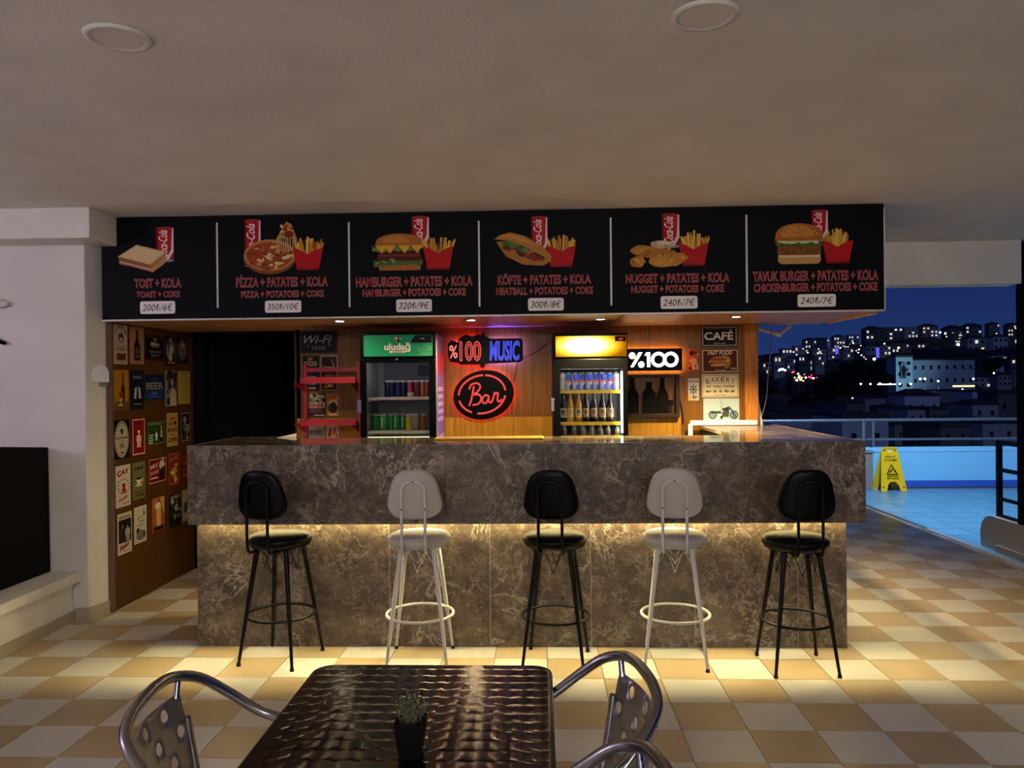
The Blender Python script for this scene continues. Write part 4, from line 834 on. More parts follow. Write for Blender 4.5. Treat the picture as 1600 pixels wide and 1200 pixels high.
for z in zt:
    yp('shelf', MB().box(a2.x + .04, b2.x - .04, YF + .08, 6.21, z - .006, z), CABI_IN)
    rl = yp('shelf_rail', MB().box(a2.x + .05, b2.x - .045, YF + .05, YF + .062, z - .018, z + .006), YRAIL)
yp('light_tube', MB().box(b2.x - .05, b2.x - .038, YF + .022, YF + .030, 1.2, w02.z - .02), emis('fridge_white', (1, .97, .92), 105))
yp('light_tube', MB().box(a2.x + .034, a2.x + .042, YF + .022, YF + .030, 1.2, w02.z - .02), emis('fridge_white', (1, .97, .92), 105))
yp('light_tube', MB().box(a2.x + .06, b2.x - .06, YF + .022, YF + .034, w02.z + .0, w02.z + .012), emis('fridge_white', (1, .97, .92), 105))

# cans and bottles on the fridge shelves: every one a thing
def can_mesh(c_body, bands=None, r=.027, h=.132):
    pr = [(r * .80, 0), (r, .008), (r, h * .3), (r, h * .55), (r, h * .72), (r, h - .014), (r * .82, h - .003), (r * .78, h)]
    g_ = lin('#a9aaac'); cols = [g_] + [lin(c) for c in (bands or [c_body] * 4)] + [g_, g_]
    return MB().lathe(pr, 14, col=cols)
def put_can(x, y, z, body, bands, label, group, h=.132, r=.027, script=None):
    o = obj('drink_can', can_mesh(body, bands, r, h), BOTTLE, loc=(x, y, z)); tag(o, label, 'can', group)
    obj('can_lid', MB().lathe([(r * .74, h), (r * .74, h + .001)], 12), STEEL, o)
    if script:
        P = Pr(dz=.0002, z0=0); P.text(script[0], 0, 0, r * .5, script[1], w=h * .62, bold=.02, rot=pi / 2)
        # wrap the lettering round the can
        P.v = [((r + .0012) * sin(v[0] / r), -(r + .0012) * cos(v[0] / r), v[1] + h * .5) for v in P.v]
        obj('lettering', P, PRINT, o)
    return o
xl0, xl1 = w0.x, w1.x
ords = ['first', 'second', 'third', 'fourth', 'fifth', 'sixth', 'seventh', 'eighth', 'ninth']
Yc = YF + .115
cols_low = [(183, '#1f7a3a', 'green'), (197, '#23863f', 'green'), (0, '', '')]
LOW = [(588, '#1f7a3a', None), (598.5, '#2a8a44', 'gazoz'), (609.5, '#1f7a3a', None), (618, '#227d3e', 'gazoz'), (629.5, '#1d6e38', 'gazoz'), (639, '#a8971e', None), (649.5, '#8f9090', None), (661.5, '#7c4a26', None)]
nm = ['green', 'green', 'green', 'green', 'green', 'yellow', 'silver', 'brown']
for i, (px, c, s) in enumerate(LOW):
    x = on_y(px, 660, Yc).x
    lab = {'yellow': 'yellow can on the lower fridge shelf', 'silver': 'silver can on the lower fridge shelf', 'brown': 'brown can at the right end of the lower fridge shelf'}.get(nm[i], '%s green can from the left on the lower fridge shelf' % ords[i])
    put_can(x, Yc + (.03 if i in (2, 3, 4) else 0), zs2, c, [c, c, c, c], lab, 'cans in the green topped fridge', script=(s, '#d7e3d2') if s else None)
UP_ = [(604, '#141c3c'), (611.5, '#10183a'), (620, '#141c40'), (629, '#121a3c'), (640, '#8c2f34'), (650, '#5c2028'), (660, '#a0562c'), (670, '#7d2a2e')]
for i, (px, c) in enumerate(UP_):
    x = on_y(px, 600, Yc).x
    if i == 7: x -= .012
    lab = ('%s dark blue can from the left on the upper fridge shelf' % ords[i]) if i < 4 else ['red and white can on the upper fridge shelf', 'dark maroon can on the upper fridge shelf', 'orange can on the upper fridge shelf', 'red can at the right end of the upper fridge shelf'][i - 4]
    put_can(x, Yc + .05, zs1, c, [c, c, c, c] if i != 4 else ['#c9b9b4', c, c, c], lab, 'cans in the green topped fridge')
Yc2 = YF + .11
for i in range(9):
    px = 878 + i * 10.6; x = on_y(px, 600, Yc2).x
    bl = i not in (0, 8); r_ = .0245; y_ = Yc2 + (.0 if i % 2 == 0 else .012)
    o = put_can(x, y_, zt[0], '#e6e6ea', ['#e8e8ee'] * 4 if bl else ['#e6e6e6', '#dedede', '#d8cfc4', '#e6e6e6'],
            ('%s blue and white cola can from the left, top shelf of the yellow fridge' % ords[i - 1]) if bl else ('pale can at the %s end of the top shelf, yellow fridge' % ('left' if i == 0 else 'right')), 'cans in the yellow topped fridge', h=.140, r=r_)
    if bl:
        P = Pr(dz=.00025, z0=0); q_ = lambda x0, y0, x1, y1, c, k=6: [P.poly([(x0 + (x1 - x0) * j / k, y0[0] + (y0[1] - y0[0]) * j / k), (x0 + (x1 - x0) * (j + 1) / k, y0[0] + (y0[1] - y0[0]) * (j + 1) / k), (x0 + (x1 - x0) * (j + 1) / k, y1[0] + (y1[1] - y1[0]) * (j + 1) / k), (x0 + (x1 - x0) * j / k, y1[0] + (y1[1] - y1[0]) * j / k)], c) for j in range(k)]
        q_(-.020, (.085, .078), .020, (.126, .126), '#2346b8'); q_(-.014, (.068, .074), .024, (.078, .088), '#c8303c'); q_(.004, (.012, .012), .026, (.04, .06), '#2346b8')
        P.v = [((r_ + .0008 + v[2]) * sin(v[0] / r_), -(r_ + .0008 + v[2]) * cos(v[0] / r_), v[1]) for v in P.v]; obj('printed_wrap', P, PRINT, o)
def bottle_mb(c, lab, cap, r=.029, h=.235, seg=14):
    pr = [(r * .8, 0), (r, .006), (r, h * .16), (r, h * .46), (r, h * .55), (r * .42, h * .76), (r * .38, h * .93), (r * .46, h * .94), (r * .44, h)]
    c_ = lin(c); return MB().lathe(pr, seg, col=[c_, c_, lin(lab), c_, c_, c_, lin(cap), lin(cap)])
BT = [(880, '#2b3440', '#c9ccd2', '#d8d8d8', 'clear bottle with a pale label, left end of the middle fridge shelf'), (891, '#b98a2c', '#e0b63c', '#d6d0c0', 'first amber beer bottle with a yellow label on the middle shelf'), (904, '#b5822a', '#e6c465', '#d6d0c0', 'second amber beer bottle with a yellow label on the middle shelf'),
      (915.5, '#1c120a', '#8f7850', '#b5aa98', 'first dark bottle right of the amber ones'), (928, '#1a110a', '#8f7850', '#b5aa98', 'second dark bottle right of the amber ones'), (941.5, '#1c120a', '#c2ab86', '#8f8a80', 'dark bottle with a tan label on the middle fridge shelf'), (953.5, '#15100c', '#94805c', '#c9c4b8', 'dark bottle at the right end of the middle fridge shelf')]
for i, (px, c, l_, cp, lab) in enumerate(BT):
    x = on_y(px, 640, Yc2).x; o = obj('beer_bottle', bottle_mb(c, l_, cp), BOTTLE, loc=(x, Yc2, zt[1])); tag(o, lab, 'bottle', 'bottles in the yellow topped fridge')
    obj('crown_cap', MB().lathe([(.0145, .234), (.0155, .236), (.013, .243)], 12), STEEL, o)
    P = Pr(dz=.0003, z0=0); P.ell(0, 0, .02, .03, '#d9cfb4' if i != 5 else '#b99a6a', 14); P.ell(0, 0, .014, .022, '#3a2a18' if i != 1 else '#b5841f', 12)
    P.v = [((.0295 + v[2]) * sin(v[0] / .03), -(.0295 + v[2]) * cos(v[0] / .03), v[1] + .075) for v in P.v]; obj('label', P, PRINT, o)
GB = [(882, '#c9c8bc'), (897, '#a3a08a'), (911, '#bfbfae'), (925, '#d6d6c9'), (938, '#cfcfc0'), (950, '#c3c2b2'), (965, '#bfbfb0')]
for i, (px, c) in enumerate(GB):
    x = on_y(px, 672, Yc2).x
    o = obj('small_bottle', MB().lathe([(.02, 0), (.022, .004), (.022, .04), (.012, .06), (.011, .075), (.021, .078), (.021, .088)], 12, col=[lin('#5c5a4c')] * 2 + [lin('#8c8a78')] * 2 + [lin(c)] * 2), BOTTLE, loc=(x, Yc2, zt[2] - .02 if i == 9 else zt[2]))
    tag(o, '%s small pale-capped bottle from the left, lowest visible fridge shelf' % ords[i], 'bottle', 'small bottles in the yellow topped fridge')

# ------------------------------------------------------------------ red metal rack
YR = 5.76
q0 = on_y(468, 594, YR); q1 = on_y(556, 594, YR); YRb = 6.18
rk = thing('metal_rack', 'red metal shelf rack standing left of the green-topped fridge', 'rack', ((q0.x + q1.x) / 2, 6.0, 0)); rinv = Matrix.Translation((-(q0.x + q1.x) / 2, -6.0, 0))
def rp(n, mb, **kw): o = obj(n, mb, REDMET, None, **kw); o.parent = rk; o.matrix_parent_inverse = rinv; return o
ux0, ux1 = on_y(478, 620, YRb).x, on_y(561, 620, YRb).x
for x in (ux0, ux1): rp('upright', MB().box(x - .012, x + .012, YRb - .02, YRb + .02, 0, Z(478, 566, YRb).z))
zt_ = Z(520, 577, YRb).z; rp('top_rail', MB().box(ux0, ux1, YRb - .008, YRb + .008, zt_ - .02, zt_ + .014))
for x in (ux0, ux1): rp('foot', MB().box(x - .02, x + .02, YR, YRb, 0, .05))
for zc in (Z(512, 594, YR).z, Z(512, 660, YR).z, Z(512, 660, YR).z - .36, .25):
    rp('shelf', MB().box(q0.x + .02, ux1 - .005, YR + .004, YRb, zc - .02, zc - .012).box(q0.x, q1.x, YR, YR + .006, zc - .024, zc + .022).box(q0.x, q0.x + .006, YR, YR + .03, zc - .024, zc + .022).box(q1.x - .006, q1.x, YR, YR + .03, zc - .024, zc + .022), bevel=.002)
    for s in (-1, 1): rp('bracket', MB().add([(x + dx, y, z) for dx in (0, .004) for x, y, z in [((ux0 if s < 0 else ux1) - .002, YRb - .02, zc - .02), ((ux0 if s < 0 else ux1) - .002, YRb - .02, zc - .10), ((ux0 if s < 0 else ux1) - .002, YR + .10, zc - .02)]], [(0, 1, 2), (5, 4, 3), (0, 3, 4, 1), (1, 4, 5, 2), (2, 5, 3, 0)]))

# ------------------------------------------------------------------ lit signs on the back wall
def stroke_tube(pts, r, n=6, closed=False, seg=8): return MB().tube(smooth_path(pts, n, closed), r, seg, closed)
# oval "Bar" sign, tilted
c_ = on_y(755.5, 617, YB - .05); bs = thing('bar_sign', 'black oval sign with red glowing script reading Bar', 'sign', (c_.x, YB - .035, c_.z)); bs.rotation_euler = (0, 0, 0)
RXb, RZb, TLT = .248, .198, radians(12)
def el(rx, rz, a0=0, a1=2 * pi, n=40, cx=0, cz=0): 
    out = []
    for i in range(n + 1):
        a = a0 + (a1 - a0) * i / n; u, v = rx * cos(a), rz * sin(a); out.append((cx + u * cos(TLT) - v * sin(TLT), cz + u * sin(TLT) + v * cos(TLT)))
    return out
pl = MB().prism([(u, v) for u, v in el(RXb, RZb)[:-1]], 0, .008); obj('back_plate', pl, BLACK, bs, matrix=None).matrix_basis = M_BACK
obj('back_glow', MB().tube([(u, .022, v) for u, v in el(RXb - .012, RZb - .012)[:-1]], .006, 8, True), NEON_RB, bs)
rg_ = MB(); 
for a0, a1 in ((-.62 * pi, -.10 * pi), (-.02 * pi, .40 * pi), (.43 * pi, .93 * pi), (1.02 * pi, 1.30 * pi)):
    pts = el(RXb * .77, RZb * .77, a0, a1, 16, -.012, .004); rg_.tube([(u, -.016, v) for u, v in pts], .0075, 8)
obj('neon_ring', rg_, NEON_R, bs)
SX = .2
def sg(pts, k=1.0, ox=0, oz=0): return [(ox + x * k * cos(.1) - y * k * sin(.1), -.016, oz + x * k * sin(.1) + y * k * cos(.1)) for x, y in pts]
for nm_, pts in (('letter', [(-.125, -.085), (-.10, -.03), (-.075, .05), (-.065, .085)]), ('letter', [(-.11, .06), (-.085, .10), (-.03, .105), (-.01, .07), (-.04, .03), (-.075, .012), (-.03, .005), (-.012, -.03), (-.04, -.072), (-.095, -.08)]),
                 ('letter', [(.055, -.02), (.03, -.005), (.0, -.03), (-.005, -.062), (.02, -.075), (.045, -.05), (.055, -.015), (.05, -.06), (.068, -.075), (.088, -.05)]),
                 ('letter', [(.088, -.05), (.103, -.012), (.111, .012), (.113, -.004), (.138, .004), (.136, -.02)]), ('letter', [(.136, -.016), (.128, -.058), (.142, -.076), (.168, -.056)])):
    mb_ = stroke_tube(sg(pts, .92, -.01, 0), .0072, 6); obj('neon_' + nm_, mb_, NEON_R if pts[0][0] > -.11 or True else NEON_RD, bs)
# "%100 MUSIC"
c_ = on_y(700, 570, YB - .05); d_ = on_y(817, 524, YB - .05); W_, H_ = d_.x - c_.x, d_.z - c_.z
ms = thing('music_sign', 'black cut-out sign reading %100 MUSIC in red and blue light', 'sign', (c_.x, YB - .04, c_.z))
def mp(n, mb, M): o = obj(n, mb, M, ms); o.matrix_basis = M_BACK; return o
out1 = [(.0, .30), (.03, .10), (.14, .06), (.16, .0), (.42, .0), (.45, -.06), (.50, .02), (.96, .06), (1.0, .14), (1.0, .82), (.97, .90), (.56, .90), (.50, 1.0), (.40, 1.06), (.33, .98), (.24, 1.06), (.16, .95), (.13, .80), (.04, .86), (.0, .72)]
mp('back_plate', MB().prism([(u * W_, v * H_) for u, v in out1], 0, .01), BLACK)
P = Pr(z0=.011); P.text('%', W_ * .075, H_ * .24, H_ * .44, '#ffffff', w=W_ * .11, bold=.01); mp('lit_percent', P, emis('neon_pink', (1, .16, .13), 1.5))
for nm_, t_, u_, w_, b_, sh, M1, M2 in (('number', '100', .30, .29, .035, 0, NEON_R, mat('dark_red_face', '#3a0806', .5)), ('word', 'MUSIC', .755, .40, .03, .10, NEON_B, emis('blue_face', (.05, .10, .9), .25, '#0a1040'))):
    g_, _f = text_geo(t_, b_, sh); xs_ = [q_[0] for q_ in g_]; kx_ = W_ * w_ / (max(xs_) - min(xs_))
    P = Pr(z0=.011); P.text(t_, W_ * u_, H_ * .16, H_ * .64, '#ffffff', bold=b_, shear=sh, kx=kx_); mp('lit_' + nm_, P, M1)
    P = Pr(z0=.013); P.text(t_, W_ * u_, H_ * .16, H_ * .64, '#1a0404', bold=-.012, shear=sh, kx=kx_); mp(nm_ + '_face', P, M2)
mp('guitar_neck', MB().prism([(u * W_, v * H_) for u, v in [(.43, -.1), (.47, -.12), (.49, -.02), (.485, .6), (.50, 1.08), (.45, 1.12), (.455, .6), (.44, .1)]], .012, .022), BLACK)
def mglow(n, pts, M): obj(n, MB().tube([(u * W_, .022, v * H_) for u, v in pts], .005, 6), M, ms)
mglow('red_backlight', [(.46, .03), (.18, .05), (.05, .16), (.03, .5), (.06, .78), (.17, .84), (.24, .98), (.33, .9), (.42, .98)], NEON_RB)
mglow('blue_backlight', [(.56, .84), (.95, .82), (.97, .5), (.95, .12), (.54, .08)], NEON_BB)
# "%100" light box, bottle frame below it
c_ = on_y(966, 580, YB - .06); d_ = on_y(1066, 544, YB - .06); W_, H_ = d_.x - c_.x, d_.z - c_.z
lb = thing('light_box', 'black light box with white lit characters %100', 'sign', (c_.x, YB - .06, c_.z))
obj('back_plate', MB().box(0, W_, 0, .02, 0, H_), BLACK, lb, bevel=.004)
P = Pr(z0=.001); g1 = W_ / 100.0
P.ell(22 * g1, 24 * g1, 5.2 * g1, 5.2 * g1, '#ffffff'); P.poly([(19 * g1, 6 * g1), (24 * g1, 6 * g1), (38 * g1, 29 * g1), (32 * g1, 29 * g1)], '#ffffff'); P.ell(36 * g1, 10 * g1, 5 * g1, 5 * g1, '#ffffff')
P.poly([(45 * g1, 6 * g1), (50 * g1, 6 * g1), (50 * g1, 29 * g1), (44 * g1, 29 * g1), (41 * g1, 24 * g1), (45 * g1, 24 * g1)], '#ffffff'); P.ring(63 * g1, 17.5 * g1, 12 * g1, 12 * g1, 5 * g1, '#ffffff', 32); P.ring(82 * g1, 17.5 * g1, 12 * g1, 12 * g1, 5 * g1, '#ffffff', 32)
o = obj('lit_characters', P, NEON_W, lb); o.matrix_basis = M_BACK
obj('backlight', MB().box(.02, W_ - .01, .035, .040, .004, .010).box(.02, W_ - .01, .035, .040, H_ - .010, H_ - .004).box(W_ - .010, W_ - .004, .035, .040, .01, H_ - .01), emis('sign_backlight', (1, .50, .16), 60), lb)
c_ = on_y(975, 653, YB - .06); d_ = on_y(1062, 584, YB - .06); W_, H_ = d_.x - c_.x, d_.z - c_.z
bf = thing('bottle_frame', 'dark wooden frame with black bottle cut-outs below the %100 box', 'wall decor', (c_.x, YB - .06, c_.z)); fw_ = .032
obj('frame', MB().box(0, W_, 0, .04, 0, fw_).box(0, W_, 0, .04, H_ - .025, H_).box(0, fw_, 0, .04, fw_, H_ - .025).box(W_ - fw_, W_, 0, .04, fw_, H_ - .025), DARKWOOD, bf, bevel=.003)
obj('backing', MB().box(fw_, W_ - fw_, .036, .044, fw_, H_ - .025), wood('frame_back', '#4d2d12', '#6b421c', '#7d5024', .4), bf)
for i, (u, wd, kind) in enumerate(((.16, .10, 0), (.46, .10, 1), (.70, .09, 0))):
    P = [(-.5, .0), (.5, .0), (.5, .52), (.18, .72), (.15, 1.0), (-.15, 1.0), (-.18, .72), (-.5, .52)] if kind == 0 else [(-.5, 0), (.5, 0), (.5, .64), (.2, .78), (.2, .98), (-.2, .98), (-.2, .78), (-.5, .64)]
    hh_ = (H_ - .06) * (1 if kind == 0 else .9); o = obj('bottle_cutout', MB().prism([(u * W_ + a_ * wd, fw_ + b_ * hh_) for a_, b_ in P], 0, .012), MATTE, bf); o.matrix_basis = Matrix.Translation((0, .02, 0)) @ M_BACK
obj('small_ornament', MB().prism([(W_ * .84 - .02, .10), (W_ * .84 + .02, .10), (W_ * .84 + .02, .14), (W_ * .84 - .02, .14)], 0, .012).prism([(W_ * .84 - .014, fw_), (W_ * .84 - .008, fw_), (W_ * .84 - .008, .10), (W_ * .84 - .014, .10)], 0, .01).prism([(W_ * .84 + .008, fw_), (W_ * .84 + .014, fw_), (W_ * .84 + .014, .10), (W_ * .84 + .008, .10)], 0, .01), MATTE, bf).matrix_basis = Matrix.Translation((0, .02, 0)) @ M_BACK
def cable(name, label, pts, r, M): tag(obj(name, MB().tube(smooth_path(pts, 6), r, 6), M), label, 'cable')
p_ = lambda px, py, dy=.012: (on_y(px, py, YB - dy).x, YB - dy, on_y(px, py, YB - dy).z)
cable('power_cable', 'thin black cable hanging right of the bottle frame', [p_(1062, 622), p_(1066, 640), p_(1068, 662)], .004, RUBBER)
cable('power_cable', 'thin dark cable between the red and blue music sign and the oval sign', [p_(808, 565, .02), p_(806, 580, .014), p_(802, 598, .014)], .0035, RUBBER)
cable('power_cable', 'dark cable sagging from the music sign to the yellow-topped fridge', [p_(815, 559, .02), p_(830, 554, .014), p_(845, 545, .014), p_(856, 536, .014)], .0035, RUBBER)
# white trunking round the end of the counter, bar mat, paper
tag(obj('cable_trunking', MB().box(1.18, 1.70, 6.18, 6.22, 1.225, 1.262), WHITEP, bevel=.003), 'white trunking lying along the back of the counter below the plates', 'trunking')
tag(obj('corner_trim', MB().box(1.125, 1.155, 5.98, 6.0, 0, 1.245), WHITEP, bevel=.003), 'white upright strip at the inner corner of the counter', 'trim')
bm = thing('bar_mat', 'yellow bar mat with black print lying on the counter edge', 'mat', (-.33, 4.92, 1.2225))
obj('mat_body', MB().box(-.345, .345, -.085, .085, 0, .010), mat('mat_yellow', '#c99a12', .6), bm, bevel=.004)
q = MB()
for i in range(40): q.box(.33 - i * .007 - .003, .33 - i * .007, -.08, .08, .010, .0125)
tag(obj('ribs', q, mat('mat_yellow', '#c99a12', .6), bm), kind='stuff')
P = Pr(z0=.0102); P.text('RESPONSIBLE DRINKING', -.12, -.02, .04, '#151208', w=.40, bold=.02); P.rect(-.34, -.07, .06, -.05, '#3a2f0c'); obj('lettering', P, PRINT, bm)
tag(obj('paper_napkin', MB().add([(-1.78, 5.16, 1.2230), (-1.66, 5.20, 1.2230), (-1.67, 5.245, 1.245), (-1.70, 5.24, 1.2232), (-1.78, 5.16, 1.2238), (-1.66, 5.20, 1.2238), (-1.67, 5.245, 1.2462), (-1.70, 5.24, 1.224)], [(3, 2, 1, 0), (4, 5, 6, 7), (0, 1, 5, 4), (1, 2, 6, 5), (2, 3, 7, 6), (3, 0, 4, 7)]), WHITEP), 'white folded paper at the far left end of the counter', 'paper')

# ------------------------------------------------------------------ bar stools (local: backrest towards -y)
def half_outline(n=44):
    """rounded trapezoid of the backrest: wide below, narrower on top"""
    out = []
    for i in range(n):
        a = 2 * pi * i / n; c, s_ = cos(a), sin(a)
        u = abs(c) ** .62 * (1 if c > 0 else -1); v = abs(s_) ** .62 * (1 if s_ > 0 else -1)
        out.append(((.158 - .030 * (v + .55) * (1 if v > -.55 else .5)) * u, .138 * v))
    return out
def back_pad():
    ol = half_outline(); n = len(ol); mb = MB(); rings = [(1.0, 0), (.985, .010), (.93, .016), (.75, .019), (.4, .021)]
    f = lambda u: .10 * (u / .16) ** 2 * .35
    for side in (-1, 1):
        v = []
        for k, th in rings: v += [(u * k, f(u * k) + side * th * (1 if side < 0 else .9) - .0, w * k) for u, w in ol]
        ctr = len(v); v.append((0, side * .021, 0)); fs = []
        for j in range(len(rings) - 1):
            for i in range(n):
                q = (j * n + i, j * n + (i + 1) % n, (j + 1) * n + (i + 1) % n, (j + 1) * n + i); fs.append(q if side < 0 else q[::-1])
        for i in range(n):
            q = ((len(rings) - 1) * n + i, (len(rings) - 1) * n + (i + 1) % n, ctr); fs.append(q if side < 0 else q[::-1])
        mb.add(v, fs, 0, None, True)
    return mb, [(u * .955, f(u * .955) - .0158, w * .955) for u, w in ol]
SEATZ = .728
def make_stool(leather, metal, label):
    t = thing('bar_stool', label, 'bar stool', (0, 0, 0), 0, 'bar stools along the counter')
    obj('seat', MB().lathe([(.150, SEATZ - .072), (.168, SEATZ - .068), (.178, SEATZ - .050), (.181, SEATZ - .034), (.176, SEATZ - .018), (.160, SEATZ - .008), (.11, SEATZ - .002), (.05, SEATZ)], 36), leather, t)
    pp = obj('seat_piping', MB().tube([(.1785 * cos(2 * pi * i / 36), .1785 * sin(2 * pi * i / 36), SEATZ - .024) for i in range(36)], .0035, 6, True), leather, t)
    obj('seat_plate', MB().box(-.115, .115, -.115, .115, SEATZ - .082, SEATZ - .072), metal, t, bevel=.004)
    mb, seam = back_pad(); bz = .971; by = -.205
    bk = obj('backrest', mb, leather, t, loc=(0, by, bz)); bk.rotation_euler = (radians(6), 0, 0)
    obj('seam', MB().tube(seam, .003, 5, True), leather, bk)
    pts = [(-.064, -.10, SEATZ - .078), (-.064, -.19, SEATZ - .080), (-.064, -.224, SEATZ - .058), (-.064, -.232, SEATZ + .02), (-.064, -.232, .88), (-.064, -.232, .985), (-.055, -.234, 1.018), (-.03, -.236, 1.040), (0, -.237, 1.047)]
    pts += [(-x, y, z) for x, y, z in pts[-2::-1]]
    obj('back_support', MB().tube(smooth_path(pts, 4), .0085, 8), metal, t)
    q = MB()
    for x, z in ((-.064, .90), (.064, .90), (0, 1.046)): q.lathe([(.0045, -.246), (.003, -.2485)], 8, (0, 0, 0)); 
    sc = MB()
    for x, z in ((-.064, .895), (.064, .895), (0, 1.046)): sc.tube([(x, -.240, z), (x, -.2465, z)], .0045, 8)
    tag(obj('screws', sc, RUBBER, t), kind='stuff')
    for sx in (-1, 1):
        for sy in (-1, 1):
            top, bot = Vector((sx * .092, sy * .092, SEATZ - .08)), Vector((sx * .168, sy * .170, .012))
            lg_ = obj('leg', MB().tube([top, top.lerp(bot, .5), bot], [.0150, .0122, .0082], 10), metal, t)
            obj('foot', MB().tube([bot + Vector((0, 0, .006)), (bot.x, bot.y, 0)], [.0105, .012], 10), RUBBER, lg_)
    R_ = .190; obj('foot_ring', MB().tube([(R_ * cos(2 * pi * i / 40), R_ * sin(2 * pi * i / 40), .262) for i in range(40)], .0085, 8, True), metal, t)
    for k in range(4):
        a = k * pi / 2; rot = lambda x, y, z: (x * cos(a) - y * sin(a), x * sin(a) + y * cos(a), z)
        w = MB()
        for s_ in (-1, 1): w.tube([rot(s_ * .112, -.112, SEATZ - .20), rot(s_ * .045, -.095, SEATZ - .085), rot(0, -.105, SEATZ - .21)], .0028, 5)
        w.tube([rot(-.105, -.105, SEATZ - .155), rot(-.066, -.095, SEATZ - .085), rot(0, -.085, SEATZ - .16), rot(.066, -.095, SEATZ - .085), rot(.105, -.105, SEATZ - .155)], .0024, 5)
        obj('wire_brace', w, metal, t)
    return t
sb = make_stool(BLEATHER, BLACKMET, 'black bar stool at the left end of the counter, turned to the right')
sw = make_stool(WLEATHER, WHITEMET, 'white bar stool between the left and the middle black stools')
sb.location = (-1.512, 4.43, 0); sb.rotation_euler = (0, 0, radians(-13))
sw.location = (-.705, 4.43, 0); sw.rotation_euler = (0, 0, radians(1))
dup(sb, (.070, 4.40, 0), radians(-7), 'black bar stool in the middle of the row'); dup(sw, (.748, 4.43, 0), radians(-9), 'white bar stool between the middle and the right black stools')
dup(sb, (1.393, 4.33, 0), radians(1), 'black bar stool at the right end of the counter')

# ------------------------------------------------------------------ steel table with a swirl-polished top
SW = bpy.data.materials.new('swirl_polished_top'); SW.use_nodes = True; h = N(SW)
tcn = h.n('TexCoord'); mp_ = h.n('Mapping'); h.l(tcn.outputs['Object'], mp_.inputs[0]); CELL = .05
mp_.inputs['Scale'].default_value = (1 / CELL, 1 / CELL, 1)
fr = h.n('VectorMath', operation='FRACTION'); h.l(mp_.outputs[0], fr.inputs[0]); sb_ = h.n('VectorMath', operation='SUBTRACT'); h.l(fr.outputs[0], sb_.inputs[0]); sb_.inputs[1].default_value = (.5, .15, 0)
# concentric scratches in every swirl: the normal sways along the swirl's radius
flat = h.n('VectorMath', operation='MULTIPLY'); h.l(sb_.outputs[0], flat.inputs[0]); flat.inputs[1].default_value = (1, 1, 0)
ln_ = h.n('VectorMath', operation='LENGTH'); h.l(flat.outputs[0], ln_.inputs[0]); rad = h.n('VectorMath', operation='NORMALIZE'); h.l(flat.outputs[0], rad.inputs[0])
sn = h.n('Math', operation='MULTIPLY'); sn.inputs[1].default_value = 150; h.l(ln_.outputs['Value'], sn.inputs[0]); si = h.n('Math', operation='SINE'); h.l(sn.outputs[0], si.inputs[0])
am = h.n('Math', operation='MULTIPLY'); am.inputs[1].default_value = .15; h.l(si.outputs[0], am.inputs[0])
sc_ = h.n('VectorMath', operation='SCALE'); h.l(rad.outputs[0], sc_.inputs[0]); h.l(am.outputs[0], sc_.inputs['Scale'])
gn = h.n('NewGeometry'); ad = h.n('VectorMath', operation='ADD'); h.l(gn.outputs['Normal'], ad.inputs[0]); h.l(sc_.outputs[0], ad.inputs[1])
nm2 = h.n('VectorMath', operation='NORMALIZE'); h.l(ad.outputs[0], nm2.inputs[0]); h.l(nm2.outputs[0], h.b.inputs['Normal'])
h.b.inputs['Metallic'].default_value = 1; h.b.inputs['Roughness'].default_value = .13; h.b.inputs['Base Color'].default_value = lin('#514b42')
tx, ty = -.328, 1.962; TW = .343
tb = thing('bistro_table', 'square dark steel table with a swirl-polished top in the foreground', 'table', (tx, ty, 0))
def rsq(w, r, n=6):
    pts = []
    for cx, cy, a in ((w - r, -w + r, -90), (w - r, w - r, 0), (-w + r, w - r, 90), (-w + r, -w + r, 180)): pts += [(cx + r * cos(radians(a + 90 * k / n)), cy + r * sin(radians(a + 90 * k / n))) for k in range(n + 1)]
    return pts
obj('tabletop', MB().prism(rsq(TW - .003, .045), .722, .740), SW, tb)
obj('edge_band', MB().tube([(x, y, .729) for x, y in rsq(TW, .048)], .0105, 8, True), mat('dark_steel', '#3b3834', .25, 1.0), tb)
obj('underside', MB().prism(rsq(TW - .01, .04), .700, .7215), BLACK, tb)
obj('column', MB().lathe([(.032, .02), (.032, .70)], 20), ALU, tb)
obj('top_bracket', MB().box(-.2, .2, -.02, .02, .685, .70).box(-.02, .02, -.2, .2, .685, .70), ALU, tb)
for k in range(4):
    a = k * pi / 2 + pi / 4; obj('base_leg', MB().tube([(0, 0, .06), (.16 * cos(a), .16 * sin(a), .045), (.33 * cos(a), .33 * sin(a), .016)], [.02, .017, .013], 10), ALU, tb)
# potted plant
px_, py_ = -.302, 1.745
pp = thing('potted_plant', 'small grey-green plant in a square black pot on the steel table', 'plant', (px_, py_, .740))
q = MB(); a_, b_ = .024, .034; v = [(-a_, -a_, 0), (a_, -a_, 0), (a_, a_, 0), (-a_, a_, 0), (-b_, -b_, .082), (b_, -b_, .082), (b_, b_, .082), (-b_, b_, .082), (-b_ + .004, -b_ + .004, .082), (b_ - .004, -b_ + .004, .082), (b_ - .004, b_ - .004, .082), (-b_ + .004, b_ - .004, .082), (-b_ + .005, -b_ + .005, .07), (b_ - .005, -b_ + .005, .07), (b_ - .005, b_ - .005, .07), (-b_ + .005, b_ - .005, .07)]
q.add(v, [(3, 2, 1, 0), (12, 13, 14, 15)] + [(r * 4 + i, r * 4 + (i + 1) % 4, r * 4 + 4 + (i + 1) % 4, r * 4 + 4 + i) for r in range(3) for i in range(4)]); obj('pot', q, mat('pot_black', '#040404', .6, **{'Specular IOR Level': .15}), pp, bevel=.0015)
